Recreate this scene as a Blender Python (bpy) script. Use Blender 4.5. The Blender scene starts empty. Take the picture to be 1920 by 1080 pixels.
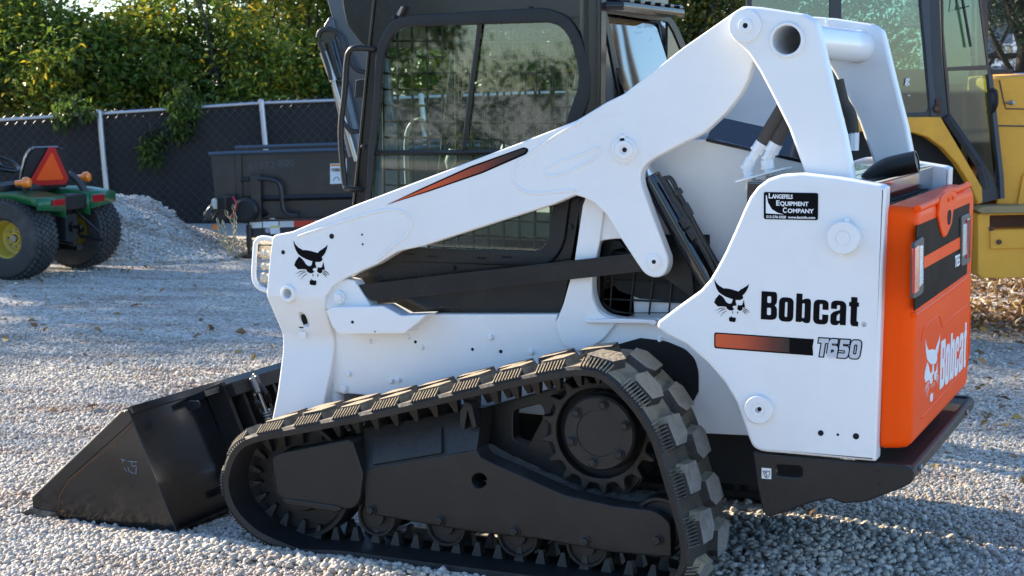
import bpy, bmesh, math, random
from mathutils import Vector, Matrix
import numpy as np
random.seed(7); rng = np.random.default_rng(11)
scene = bpy.context.scene
COL = scene.collection
rad = math.radians
# ------------------------------------------------------------------ camera
YAW, PITCH, FPX = rad(23.787), rad(7.1623), 3095.15
CAM = Vector((2.2, -5.275, 1.8))
cy_, sy_, cp_, sp_ = math.cos(YAW), math.sin(YAW), math.cos(PITCH), math.sin(PITCH)
FWD = Vector((-sy_*cp_, cy_*cp_, -sp_)); RIGHT = Vector((cy_, sy_, 0)); UP = RIGHT.cross(FWD)
FH = Vector((-sy_, cy_, 0))
cam = bpy.data.objects.new('camera', bpy.data.cameras.new('camera')); COL.objects.link(cam)
m = Matrix.Identity(4)
for i in range(3):
    m[i][0], m[i][1], m[i][2], m[i][3] = RIGHT[i], UP[i], -FWD[i], CAM[i]
cam.matrix_world = m
cam.data.sensor_width = 36; cam.data.lens = 36*FPX/1920; cam.data.clip_end = 3000; cam.data.clip_start = .1
cam.data.dof.use_dof = True; cam.data.dof.focus_distance = 5.9; cam.data.dof.aperture_fstop = 9.0
scene.camera = cam
# ------------------------------------------------------------------ sky, sun, exposure
SUN_DIR = Vector((-.90, .12, .42)).normalized()          # towards the sun
world = bpy.data.worlds.new('World'); scene.world = world; world.use_nodes = True
wn = world.node_tree
sky = wn.nodes.new('ShaderNodeTexSky'); sky.sky_type = 'NISHITA'; sky.sun_disc = False
sky.sun_elevation = math.asin(SUN_DIR.z); sky.sun_rotation = math.atan2(SUN_DIR.x, SUN_DIR.y)
sky.air_density = 1.0; sky.dust_density = .3; sky.ozone_density = 5.0
wn.links.new(sky.outputs[0], wn.nodes['Background'].inputs[0])
wn.nodes['Background'].inputs[1].default_value = .13
sun = bpy.data.objects.new('sun', bpy.data.lights.new('sun', 'SUN')); COL.objects.link(sun)
sun.data.energy = 4.6; sun.data.angle = rad(.6); sun.data.color = (1, .86, .66)
sun.rotation_euler = (-SUN_DIR).to_track_quat('-Z', 'Y').to_euler()
scene.view_settings.view_transform = 'Standard'; scene.view_settings.look = 'None'
scene.view_settings.exposure = 1.62; scene.view_settings.gamma = 1
scene.render.engine = 'CYCLES'

# ------------------------------------------------------------------ materials
def mat(name, col, rough=.5, metal=0, var=.12, vscale=6, bump=0, bscale=60, coat=0, dirt=None, dscale=3, damt=.5, spec=.5, rvar=.1, dust_sun=None):
    M = bpy.data.materials.new(name); M.use_nodes = True
    nt = M.node_tree; N = nt.nodes; L = nt.links; b = N['Principled BSDF']
    b.inputs['Metallic'].default_value = metal; b.inputs['Specular IOR Level'].default_value = spec
    tc = N.new('ShaderNodeTexCoord')
    nz = N.new('ShaderNodeTexNoise'); nz.inputs['Scale'].default_value = vscale; nz.inputs['Detail'].default_value = 6; nz.inputs['Roughness'].default_value = .65
    L.new(tc.outputs['Object'], nz.inputs['Vector'])
    mx = N.new('ShaderNodeMix'); mx.data_type = 'RGBA'
    c = Vector(col)
    mx.inputs[6].default_value = (*(c*(1-var)), 1); mx.inputs[7].default_value = (*(c*(1+var)), 1)
    L.new(nz.outputs['Fac'], mx.inputs[0]); out = mx.outputs[2]
    if dirt:
        n2 = N.new('ShaderNodeTexNoise'); n2.inputs['Scale'].default_value = dscale; n2.inputs['Detail'].default_value = 9; n2.inputs['Roughness'].default_value = .7
        L.new(tc.outputs['Object'], n2.inputs['Vector'])
        rp = N.new('ShaderNodeMapRange'); rp.inputs[1].default_value = .48; rp.inputs[2].default_value = .72; rp.inputs[4].default_value = damt
        L.new(n2.outputs['Fac'], rp.inputs[0])
        m2 = N.new('ShaderNodeMix'); m2.data_type = 'RGBA'; m2.inputs[7].default_value = (*dirt, 1)
        L.new(rp.outputs[0], m2.inputs[0]); L.new(out, m2.inputs[6]); out = m2.outputs[2]
    if dust_sun:                                              # dust on faces that look up; on treads it also paints in sunlight
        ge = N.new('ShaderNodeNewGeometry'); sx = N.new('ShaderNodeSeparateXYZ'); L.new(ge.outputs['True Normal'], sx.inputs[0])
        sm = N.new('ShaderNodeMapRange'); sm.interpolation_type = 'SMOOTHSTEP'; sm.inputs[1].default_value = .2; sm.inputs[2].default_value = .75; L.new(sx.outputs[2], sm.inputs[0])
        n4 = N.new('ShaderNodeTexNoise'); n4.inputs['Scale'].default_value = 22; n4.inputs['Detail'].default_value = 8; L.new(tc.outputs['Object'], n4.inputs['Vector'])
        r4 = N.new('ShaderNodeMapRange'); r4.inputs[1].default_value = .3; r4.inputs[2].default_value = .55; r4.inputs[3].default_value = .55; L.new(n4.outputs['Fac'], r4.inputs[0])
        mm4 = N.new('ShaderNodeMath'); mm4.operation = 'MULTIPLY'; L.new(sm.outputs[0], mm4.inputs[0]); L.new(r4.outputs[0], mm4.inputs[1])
        ma = N.new('ShaderNodeMath'); ma.operation = 'MULTIPLY'; ma.inputs[1].default_value = dust_sun[3]; L.new(mm4.outputs[0], ma.inputs[0])
        m5 = N.new('ShaderNodeMix'); m5.data_type = 'RGBA'; m5.inputs[7].default_value = (*dust_sun[:3], 1); L.new(ma.outputs[0], m5.inputs[0]); L.new(out, m5.inputs[6]); out = m5.outputs[2]
    L.new(out, b.inputs['Base Color'])
    rr = N.new('ShaderNodeMapRange'); rr.inputs[3].default_value = max(.02, rough-rvar); rr.inputs[4].default_value = min(1, rough+rvar)
    L.new(nz.outputs['Fac'], rr.inputs[0]); L.new(rr.outputs[0], b.inputs['Roughness'])
    if coat: b.inputs['Coat Weight'].default_value = coat; b.inputs['Coat Roughness'].default_value = .08
    if bump:
        n3 = N.new('ShaderNodeTexNoise'); n3.inputs['Scale'].default_value = bscale; n3.inputs['Detail'].default_value = 5
        L.new(tc.outputs['Object'], n3.inputs['Vector'])
        bp = N.new('ShaderNodeBump'); bp.inputs['Strength'].default_value = bump; bp.inputs['Distance'].default_value = .01
        L.new(n3.outputs['Fac'], bp.inputs['Height']); L.new(bp.outputs[0], b.inputs['Normal'])
    return M
WHITE = mat('white_paint', (.78,.78,.77), .38, var=.025, vscale=2.5, bump=.02, bscale=25, coat=.35, dirt=(.62,.58,.52), dscale=2.2, damt=.22)
WHITE_IN = mat('white_inner_paint', (.70,.685,.66), .5, var=.03, dirt=(.5,.46,.4), damt=.35)
BLACK = mat('black_paint', (.006,.006,.007), .26, var=.2, bump=.03, bscale=18, coat=.25, spec=.4, dirt=(.02,.02,.021), damt=.25)
BLACKM = mat('black_matte_paint', (.009,.009,.0095), .42, var=.25, bump=.12, bscale=90, spec=.4, dirt=(.028,.028,.028), damt=.45, dust_sun=(.085,.08,.07,.35))
BUCKET = mat('bucket_paint', (.006,.0065,.008), .2, var=.25, bump=.05, bscale=7, coat=.3, dirt=(.022,.022,.022), dscale=2.5, damt=.35)
RUBBER = mat('track_rubber', (.011,.0105,.0105), .5, var=.25, bump=.15, bscale=60, spec=.4, dirt=(.045,.042,.038), dscale=3.5, damt=.4)
LUGM = mat('dusty_tread_rubber', (.035,.033,.031), .8, var=.4, vscale=9, bump=.5, bscale=70, spec=.25, dirt=(.14,.12,.10), dscale=3.2, damt=.6, dust_sun=(.34,.27,.18,.95))  # tan on upward faces is dust brightened to the gold of sunlight
LUGT = mat('worn_tread_face', (.19,.18,.17), .85, var=.4, vscale=34, bump=.8, bscale=55, spec=.25, dirt=(.06,.056,.05), dscale=16, damt=.75, dust_sun=(.38,.30,.20,.9))
ORANGE = mat('orange_paint', (.97,.088,.004), .42, var=.05, coat=.06, bump=.02, bscale=14, spec=.06)
ORANGE_D = mat('orange_decal', (.75,.08,.01), .35, var=.03)
DECAL = mat('black_decal', (.006,.006,.007), .5, var=.1, spec=.04)
DECALW = mat('white_decal', (.8,.8,.8), .4, var=.02)
SILVER = mat('silver_decal', (.5,.53,.57), .35, var=.06)
CHROME = mat('chrome_rod', (.75,.75,.76), .12, metal=1, var=.05)
STEEL = mat('steel', (.32,.31,.3), .4, metal=.9, var=.2, dirt=(.16,.09,.05), damt=.5)
HOSE = mat('hose_rubber', (.018,.018,.018), .5, bump=.3, bscale=150)
SLEEVE = mat('hose_sleeve', (.07,.06,.05), .85, bump=.5, bscale=220, var=.3)
DARK = mat('dark_interior', (.012,.012,.012), .8)
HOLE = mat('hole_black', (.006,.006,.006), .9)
SEAT = mat('seat_vinyl', (.30,.30,.30), .6, bump=.1)
RUST = mat('rusty_steel', (.10,.05,.03), .8, var=.4, bump=.4)
DUST = mat('gravel_dust', (.13,.12,.105), .95, var=.4, vscale=60, bump=.8, bscale=160)
RED = mat('red_lens', (.42,.01,.015), .15, coat=.8)
LENSW = mat('clear_lens', (.55,.54,.5), .2, coat=.8)
GREEN = mat('green_paint', (.012,.13,.04), .35, var=.1, coat=.3, dirt=(.1,.09,.06), damt=.3)
YRIM = mat('yellow_rim_paint', (.62,.46,.06), .4, var=.1, dirt=(.25,.2,.1))
TYRE = mat('tyre_rubber', (.03,.029,.028), .7, var=.3, bump=.15, dirt=(.13,.12,.11), dscale=4, damt=.5)
SMV = mat('fluorescent_orange', (1.0,.10,.003), .6, var=.02)
SMVR = mat('reflective_red', (.55,.02,.015), .4, var=.05)
AMBER = mat('amber_lens', (.95,.22,.01), .2, coat=.6)
CAT_Y = mat('machine_yellow', (.88,.40,.045), .55, var=.12, dirt=(.36,.17,.03), dscale=2.5, damt=.45, bump=.04, spec=.3)
CAT_B = mat('machine_dark_frame', (.035,.037,.042), .5, var=.2, dirt=(.12,.08,.05), damt=.4)
CREAM = mat('cream_trim', (.62,.52,.28), .6, var=.06)
RUBBERSEAL = mat('brown_seal', (.12,.085,.06), .7)
INSIDE = mat('cab_liner', (.06,.065,.065), .8)
GALV = mat('galvanised_steel', (.52,.53,.55), .42, metal=.7, var=.12)
WIRE = mat('fence_wire', (.085,.085,.09), .4, metal=.2)
SLAT = mat('black_privacy_fabric', (.009,.009,.010), .7, var=.35, vscale=3, bump=1.0, bscale=2.2, dirt=(.03,.028,.024), dscale=1.2, damt=.6)
CHAIN = mat('zinc_chain', (.62,.52,.3), .3, metal=.9, var=.2)
PAPER = mat('paper_label', (.78,.78,.76), .5, var=.03)
BARK = mat('bark', (.07,.055,.04), .9, var=.35, bump=.8, bscale=30)
def glass(name, tint, refl=1.0, rough=.02):
    M = bpy.data.materials.new(name); M.use_nodes = True; nt = M.node_tree; N = nt.nodes; L = nt.links
    N.remove(N['Principled BSDF'])
    tr = N.new('ShaderNodeBsdfTransparent'); tr.inputs[0].default_value = (*tint, 1)
    gl = N.new('ShaderNodeBsdfGlossy'); gl.inputs['Roughness'].default_value = rough
    fr = N.new('ShaderNodeFresnel'); fr.inputs[0].default_value = 1.5
    nz = N.new('ShaderNodeTexNoise'); nz.inputs['Scale'].default_value = 2.2
    bp = N.new('ShaderNodeBump'); bp.inputs['Strength'].default_value = .06; bp.inputs['Distance'].default_value = .02
    L.new(nz.outputs[0], bp.inputs['Height']); L.new(bp.outputs[0], gl.inputs['Normal'])
    mp = N.new('ShaderNodeMath'); mp.operation = 'MULTIPLY_ADD'; mp.inputs[1].default_value = refl; mp.inputs[2].default_value = .05; mp.use_clamp = True
    L.new(fr.outputs[0], mp.inputs[0])
    mx = N.new('ShaderNodeMixShader'); L.new(mp.outputs[0], mx.inputs[0]); L.new(tr.outputs[0], mx.inputs[1]); L.new(gl.outputs[0], mx.inputs[2])
    L.new(mx.outputs[0], N['Material Output'].inputs[0]); return M
GLASS = glass('cab_glass', (.80,.93,.88), .8)
GLASSB = glass('rear_glass', (.2,.26,.28), 2.4)
GLASSY = glass('machine_glass', (.40,.60,.56), 1.1)
def gradient_mat(name, stops, axis_from, axis_to):
    """printed colour fade along a decal (object coordinates)"""
    M = bpy.data.materials.new(name); M.use_nodes = True; N = M.node_tree.nodes; L = M.node_tree.links; b = N['Principled BSDF']
    tc = N.new('ShaderNodeTexCoord'); sx = N.new('ShaderNodeSeparateXYZ'); L.new(tc.outputs['Object'], sx.inputs[0])
    mr = N.new('ShaderNodeMapRange'); mr.inputs[1].default_value = axis_from; mr.inputs[2].default_value = axis_to; L.new(sx.outputs[0], mr.inputs[0])
    cr = N.new('ShaderNodeValToRGB'); L.new(mr.outputs[0], cr.inputs[0])
    e = cr.color_ramp.elements; e[0].position, e[0].color = stops[0][0], (*stops[0][1], 1); e[1].position, e[1].color = stops[-1][0], (*stops[-1][1], 1)
    for p, c in stops[1:-1]:
        q = e.new(p); q.color = (*c, 1)
    L.new(cr.outputs[0], b.inputs['Base Color']); b.inputs['Roughness'].default_value = .35
    return M

# ------------------------------------------------------------------ object helpers
def thing(name, label, cat, loc=(0,0,0), group=None, rotz=0):
    o = bpy.data.objects.new(name, None); COL.objects.link(o); o.location = loc; o.rotation_euler = (0,0,rotz)
    o.empty_display_size = .2; o['label'] = label; o['category'] = cat
    if group: o['group'] = group
    return o
def tag(o, label=None, cat=None, group=None, kind=None):
    for k, v in (('label', label), ('category', cat), ('group', group), ('kind', kind)):
        if v: o[k] = v
    return o
def root_of(p):
    while p and p.parent: p = p.parent
    return p
def link(name, me, material, parent=None, smooth=35, local=False, label=None):
    """me is in world coordinates unless local; parents sit at the thing's base without rotation unless local"""
    o = bpy.data.objects.new(name, me); COL.objects.link(o)
    if material and not me.materials: me.materials.append(material)
    if parent:
        if not local:
            me.transform(Matrix.Translation(-root_of(parent).location))
        o.parent = parent
    if smooth:
        me.polygons.foreach_set('use_smooth', [True]*len(me.polygons)); me.set_sharp_from_angle(angle=rad(smooth))
        if len(me.polygons) < 9000:                            # flat plates stay flat up to their rounded edges
            w = o.modifiers.new('flat_faces', 'WEIGHTED_NORMAL'); w.keep_sharp = True; w.weight = 80
    if label: o['label'] = label
    return o
def from_bm(bm):
    me = bpy.data.meshes.new('mesh'); bmesh.ops.recalc_face_normals(bm, faces=bm.faces); bm.to_mesh(me); bm.free(); return me
def bm_of(*adders):
    bm = bmesh.new()
    for a in adders: a(bm)
    return bm
def copy_tree(o, parent=None):
    c = o.copy(); COL.objects.link(c)
    if parent: c.parent = parent
    for ch in list(o.children): copy_tree(ch, c)
    return c
# mesh pieces -----------------------------------------------------
def add_box(bm, a, b, bev=0, M=None):
    a, b = Vector(a), Vector(b)
    r = bmesh.ops.create_cube(bm, size=1); vs = r['verts']
    for v in vs: v.co = Vector([a[i]+(b[i]-a[i])*(v.co[i]+.5) for i in range(3)])
    if bev:
        es = list({e for v in vs for e in v.link_edges})
        r2 = bmesh.ops.bevel(bm, geom=es, offset=bev, segments=2, affect='EDGES', profile=.6)
        vs = list({v for f in r2['faces'] for v in f.verts} | {v for v in vs if v.is_valid})
    if M is not None:
        vv = set(vs)
        for v in vv: v.co = M @ v.co
    return vs
def frame_of(d):
    d = Vector(d).normalized(); h = Vector((0,0,1)) if abs(d.z) < .9 else Vector((1,0,0))
    u = d.cross(h).normalized(); return u, d.cross(u).normalized(), d
def add_lathe(bm, base, axis, prof, seg=32, cap=True):
    """prof: list of (radius, along)"""
    u, v, d = frame_of(axis); base = Vector(base); rings = []
    for r, t in prof:
        rings.append([bm.verts.new(base + d*t + (u*math.cos(k*2*math.pi/seg) + v*math.sin(k*2*math.pi/seg))*r) for k in range(seg)])
    for a, b in zip(rings, rings[1:]):
        for k in range(seg): bm.faces.new((a[k], a[(k+1)%seg], b[(k+1)%seg], b[k]))
    if cap:
        bm.faces.new(rings[0]); bm.faces.new(rings[-1])
def add_tube(bm, pts, r, seg=10, closed=False, squash=None):
    pts = [Vector(p) for p in pts]; n = len(pts); rings = []; up = None
    for i, p in enumerate(pts):
        if closed: t = pts[(i+1)%n]-pts[i-1]
        else: t = (pts[min(i+1,n-1)]-pts[max(i-1,0)])
        t.normalize()
        if up is None: u, v, _ = frame_of(t)
        else:
            u = up - t*up.dot(t); u.normalize(); v = t.cross(u)
        up = u; rr = r[i] if isinstance(r, (list, tuple)) else r
        rings.append([bm.verts.new(p + (u*math.cos(k*2*math.pi/seg)+v*math.sin(k*2*math.pi/seg))*rr) for k in range(seg)])
    for i in range(n if closed else n-1):
        a, b = rings[i], rings[(i+1)%n]
        for k in range(seg): bm.faces.new((a[k], a[(k+1)%seg], b[(k+1)%seg], b[k]))
    if not closed: bm.faces.new(rings[0]); bm.faces.new(rings[-1])
def spline(pts, n=8, closed=False):
    pts = [Vector(p) for p in pts]; N = len(pts); out = []
    for i in range(N if closed else N-1):
        p = [pts[(i+k-1) % N] if closed else pts[min(max(i+k-1,0),N-1)] for k in range(4)]
        for j in range(n):
            t = j/n
            out.append(.5*((2*p[1])+(p[2]-p[0])*t+(2*p[0]-5*p[1]+4*p[2]-p[3])*t*t+(3*p[1]-p[0]-3*p[2]+p[3])*t**3))
    if not closed: out.append(pts[-1])
    return out
def fillet(pts, sm=0):
    """points (x,y) or (x,y,r): r rounds that corner"""
    out = []; n = len(pts)
    for i, p in enumerate(pts):
        q = Vector(p[:2])
        if len(p) < 3: out.append(q); continue
        a = Vector(pts[i-1][:2])-q; b = Vector(pts[(i+1)%n][:2])-q
        ra = min(p[2], a.length*.5); rb = min(p[2], b.length*.5)
        s, e = q+a.normalized()*ra, q+b.normalized()*rb
        for k in range(6):
            t = k/5; out.append(s*(1-t)**2+q*2*t*(1-t)+e*t*t)
    for _ in range(sm):
        o2 = []
        for i, p in enumerate(out):
            q = out[(i+1)%len(out)]; o2 += [p*.75+q*.25, p*.25+q*.75]
        out = o2
    return out
class Plane:
    """a vertical plane in the place: o + a*u + z; n points away from the camera"""
    def __init__(s, o, u, n): s.o, s.u, s.n = Vector(o), Vector(u), Vector(n)
    def loc(s, px, py):
        d = FWD + RIGHT*((px-960)/FPX) - UP*((py-540)/FPX)
        t = (s.o-CAM).dot(s.n)/d.dot(s.n); w = CAM+d*t
        return Vector(((w-s.o).dot(s.u), w.z))
    def w(s, px, py, off=0):
        a = s.loc(px, py); return Vector((s.o.x+s.u.x*a.x, s.o.y+s.u.y*a.x, a.y)) + s.n*off
    def mx(s, off=0):
        o = s.o + s.n*off; M = Matrix.Identity(4)
        for i in range(3): M[i][0], M[i][1], M[i][2], M[i][3] = s.u[i], (0,0,1)[i], s.n[i], (o.x, o.y, 0)[i]
        return M
    def off(s, d): return Plane(s.o+s.n*d, s.u, s.n)
def Y(y): return Plane((0,y,0), (1,0,0), (0,1,0))
def X(x): return Plane((x,0,0), (0,1,0), (-1,0,0))
def B(D): return Plane(CAM+FH*D, RIGHT, FH)
def circ(cx, cy, r, n=28): return [Vector((cx+r*math.cos(k*2*math.pi/n), cy+r*math.sin(k*2*math.pi/n))) for k in range(n)]
def curve_mesh(polys, M, thick, bev=0, grow=0):
    """filled outlines (holes allowed) in local (a,z), front at n=0, body going away along n"""
    cu = bpy.data.curves.new('c', 'CURVE'); cu.dimensions = '2D'; cu.fill_mode = 'BOTH'
    for pl in polys:
        sp = cu.splines.new('POLY'); sp.points.add(len(pl)-1)
        sp.points.foreach_set('co', [c for p in pl for c in (p[0], p[1], 0, 1)]); sp.use_cyclic_u = True
    bev = min(bev, thick*.49)
    cu.extrude = thick/2-bev; cu.bevel_depth = bev; cu.bevel_resolution = 2; cu.offset = grow-bev
    ob = bpy.data.objects.new('c', cu); me = bpy.data.meshes.new_from_object(ob)
    bpy.data.objects.remove(ob); bpy.data.curves.remove(cu)
    me.materials.clear()
    me.transform(M @ Matrix.Translation((0,0,thick/2)))
    bm = bmesh.new(); bm.from_mesh(me); bmesh.ops.remove_doubles(bm, verts=bm.verts, dist=1e-5); bmesh.ops.recalc_face_normals(bm, faces=bm.faces); bm.to_mesh(me); bm.free()
    return me
MIRC = .95
def mirror_mesh(me):
    me = me.copy(); me.transform(Matrix(((1,0,0,0),(0,-1,0,2*MIRC),(0,0,1,0),(0,0,0,1)))); me.flip_normals(); return me
def plate(name, pl, outline, thick, material, parent=None, holes=(), bev=0, sm=0, grow=0, smooth=35, label=None, both=False):
    """outline in photo pixels on that plane"""
    polys = [[pl.loc(*p) for p in fillet(o, sm if i == 0 else 0)] for i, o in enumerate([outline, *holes])]
    me = curve_mesh(polys, pl.mx(), thick, bev, grow)
    if both: link(name, mirror_mesh(me), material, both if isinstance(both, bpy.types.Object) else parent, smooth)
    return link(name, me, material, parent, smooth, label=label)
def disc_px(bm, pl, cx, cy, rpx, h, prof=None, seg=32, sink=.0):
    """a round boss on a plane, standing h proud of it"""
    c = pl.w(cx, cy); r = rpx*((c-CAM).dot(FWD))/FPX
    pr = prof or [(1,0),(1,.8),(.93,1),(0.001,1)]
    add_lathe(bm, c+pl.n*sink, -pl.n, [(r*a, h*b+(sink if b > 0 else 0)) for a, b in pr], seg, cap=False)
    return r
def text_mesh(s, M, size, bold=0, sx=1.0, thick=.0008, align='LEFT', shear=0):
    cu = bpy.data.curves.new('t', 'FONT'); cu.body = s; cu.size = size; cu.offset = bold; cu.extrude = thick/2; cu.align_x = align; cu.shear = shear
    ob = bpy.data.objects.new('t', cu); me = bpy.data.meshes.new_from_object(ob); bpy.data.objects.remove(ob); bpy.data.curves.remove(cu)
    me.materials.clear(); me.transform(M @ Matrix.Diagonal((sx,1,1,1))); return me
def join(meshes):
    bm = bmesh.new()
    for me in meshes: bm.from_mesh(me)
    me = bpy.data.meshes.new('mesh'); bm.to_mesh(me); bm.free(); return me

def split_loose(o, weld=False):
    """every loose piece of a part becomes an object of its own under the same parent"""
    bm = bmesh.new(); bm.from_mesh(o.data); bm.verts.index_update(); seen = set(); groups = []
    for v in bm.verts:
        if v in seen: continue
        st, g = [v], []
        seen.add(v)
        while st:
            q = st.pop(); g.append(q)
            for e in q.link_edges:
                w = e.other_vert(q)
                if w not in seen: seen.add(w); st.append(w)
        groups.append(g)
    boxes = [[Vector([min(v.co[i] for v in g) for i in range(3)]), Vector([max(v.co[i] for v in g) for i in range(3)]), g] for g in groups]
    merged = True                                              # pieces that touch or overlap stay together
    while merged:
        merged = False
        for i in range(len(boxes)):
            for j in range(i+1, len(boxes)):
                a, b = boxes[i], boxes[j]
                if all(a[0][k]-.002 <= b[1][k] and b[0][k]-.002 <= a[1][k] for k in range(3)):
                    boxes[i] = [Vector([min(a[0][k],b[0][k]) for k in range(3)]), Vector([max(a[1][k],b[1][k]) for k in range(3)]), a[2]+b[2]]; boxes.pop(j); merged = True; break
            if merged: break
    if len(boxes) < 2: bm.free(); return
    base = o.name.split('.')[0]; keep = None
    for _, _, g in boxes:
        gs = set(g); b2 = bmesh.new(); mp = {v: b2.verts.new(v.co) for v in g}
        for f in bm.faces:
            if f.verts[0] in gs:
                q = b2.faces.new([mp[v] for v in f.verts]); q.smooth = f.smooth
        for e in bm.edges:
            if e.verts[0] in gs and not e.smooth:
                e2 = b2.edges.get((mp[e.verts[0]], mp[e.verts[1]]))
                if e2: e2.smooth = False
        me = bpy.data.meshes.new('mesh'); b2.to_mesh(me); b2.free()
        for m_ in o.data.materials: me.materials.append(m_)
        if keep is None: keep = me
        else:
            n = o.copy(); n.data = me; COL.objects.link(n); n.parent = o.parent
    o.data = keep; bm.free()
# ================================================================== TRACK LOADER
LO = thing('track_loader', 'white compact track loader with orange tailgate, black cab and lowered black bucket', 'track loader', (0,MIRC,0))
def both(name, build, material, parent, smooth=35, label=None):
    me = from_bm(bm_of(build)); mm = mirror_mesh(me)
    o = link(name, me, material, parent, smooth, label=label); link(name, mm, material, parent, smooth); return o
# ---- tracks
S0 = Y(0)
px_path = [(413,905),(417,878),(426,852),(441,831),(462,818),(490,810),(563,796),(685,772),(787,749),(873,729),(960,709),(1033,694),(1078,687),(1112,689),(1138,700),(1168,726),(1195,755),(1217,787),(1236,822),(1257,889),(1274,947),(1288,1000),(1293,1035),(1290,1066),(1277,1092),(1252,1108)]
tp = [S0.loc(*p) for p in px_path]
ZB = .006
tp = [Vector((p.x, max(p.y, ZB))) for p in tp]
fr = [S0.loc(567,1046), S0.loc(528,1034), S0.loc(478,1010), S0.loc(440,975), S0.loc(420,940)]
tp[-1].y = ZB
bot = [Vector((tp[-1].x + (fr[0].x-tp[-1].x)*k/9, ZB + (max(fr[0].y,ZB)-ZB)*(k/9))) for k in range(1,9)]
loop = tp + bot + fr
loop = [Vector((p.x, 0, p.y)) for p in spline([(p.x,p.y,0) for p in loop], 12, True) for p in [Vector((p.x,p.y))]]
def arc(loop):
    pts = [Vector((p.x,p.z)) for p in loop]; d = [0]
    for i in range(len(pts)): d.append(d[-1]+(pts[(i+1)%len(pts)]-pts[i]).length)
    return pts, d
LP, LD = arc(loop); PER = LD[-1]
cen = sum((p for p in LP), Vector((0,0)))/len(LP)
def at(s):
    s %= PER; import bisect
    i = min(bisect.bisect_right(LD, s)-1, len(LP)-1); a, b = LP[i], LP[(i+1)%len(LP)]
    t = (s-LD[i])/max(1e-9, LD[i+1]-LD[i]); p = a*(1-t)+b*t
    q0, q1 = LP[i-2], LP[(i+3)%len(LP)]
    tg = (q1-q0).normalized(); n = Vector((-tg.y, tg.x))
    if n.dot(p-cen) < 0: n = -n
    return p, tg, n
TW = .42
def belt(bm):
    sec = [(0,.008),(0,TW-.008),(-.012,TW),(-.034,TW-.004),(-.038,TW-.05),(-.038,.05),(-.034,.004),(-.012,0)]
    NS = 260; rings = []
    for k in range(NS):
        p, t, n = at(PER*k/NS); rings.append([bm.verts.new((p.x+n.x*o, y, p.y+n.y*o)) for o, y in sec])
    for k in range(NS):
        a, b = rings[k], rings[(k+1)%NS]
        for j in range(len(sec)): bm.faces.new((a[j], a[(j+1)%len(sec)], b[(j+1)%len(sec)], b[j])).material_index = 1 if j == 0 else 0
NL = round(PER/.172)
def lug(bm, s, y0, y1, flip):
    """a blunt six-sided pad with sloping flanks and a worn, dusty face (material 2)"""
    def V(ds, y, o):
        p, t, n = at(s+ds); return bm.verts.new((p.x+n.x*o, y, p.y+n.y*o))
    L, w = .053, y1-y0; j = random.uniform(-.003,.003)
    top = [(-L*.55,0),(-L,.22),(-L*.80,1),(L*.45,1),(L,.72),(L*.86,0)]
    if flip: top = [(a,1-b) for a,b in top][::-1]
    top = [(a+random.uniform(-.003,.003), y0+b*w) for a,b in top]
    cy = (y0+y1)/2; base = [(a*1.24, cy+(y-cy)*1.14) for a,y in top]; mid = [(a*1.05, cy+(y-cy)*1.03) for a,y in top]
    lay = [[V(a,y,-.003) for a,y in base], [V(a,y,.022) for a,y in mid], [V(a,y,.033+j) for a,y in top]]
    for A, Bq in zip(lay, lay[1:]):
        for k in range(6): bm.faces.new((A[k],A[(k+1)%6],Bq[(k+1)%6],Bq[k]))
    bm.faces.new(lay[2]).material_index = 2
def lugs(bm):
    for k in range(NL):
        s = PER*k/NL
        lug(bm, s, .052, .195, False); lug(bm, s+PER/NL/2, TW-.195, TW-.052, True)
def ribs(bm):
    for k in range(NL):
        for j in range(-4,5):
            s = PER*k/NL + j*.0125
            def V(ds, y, o):
                p, t, n = at(s+ds); return bm.verts.new((p.x+n.x*o, y, p.y+n.y*o))
            a = [V(-.0030,.001,-.006), V(.0030,.001,-.006), V(.0030,.050,.018), V(-.0030,.050,.018)]
            b = [V(-.0018,-.003,.000), V(.0018,-.003,.000), V(.0018,.048,.025), V(-.0018,.048,.025)]
            for q in range(4): bm.faces.new((a[q],a[(q+1)%4],b[(q+1)%4],b[q]))
            bm.faces.new(b)
def teeth(bm):
    n = NL*2
    for k in range(n):
        s = PER*(k+.5)/n
        for yc in (.16, .27):
            def V(ds, y, o):
                p, t, nn = at(s+ds); return bm.verts.new((p.x+nn.x*o, y, p.y+nn.y*o))
            a = [V(-.020,yc-.022,-.036),V(.020,yc-.022,-.036),V(.020,yc+.022,-.036),V(-.020,yc+.022,-.036)]
            b = [V(-.007,yc-.012,-.088),V(.007,yc-.012,-.088),V(.007,yc+.012,-.088),V(-.007,yc+.012,-.088)]
            for q in range(4): bm.faces.new((a[q],a[(q+1)%4],b[(q+1)%4],b[q]))
            bm.faces.new(b)
def track_mesh():
    bm = bmesh.new(); me = bpy.data.meshes.new('mesh')
    for k, fn in enumerate((belt, lugs, ribs, teeth)):
        b2 = bm_of(fn); bmesh.ops.recalc_face_normals(b2, faces=b2.faces)
        for f in b2.faces:
            if k == 2 or (k == 1 and f.material_index == 0): f.material_index = 1
        t_ = bpy.data.meshes.new('t'); b2.to_mesh(t_); b2.free(); bm.from_mesh(t_); bpy.data.meshes.remove(t_)
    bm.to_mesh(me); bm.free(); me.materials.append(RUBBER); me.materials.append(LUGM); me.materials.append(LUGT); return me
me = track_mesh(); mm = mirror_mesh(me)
TR = link('rubber_track', me, RUBBER, LO, 32); TR2 = link('rubber_track', mm, RUBBER, LO, 32)
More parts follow.
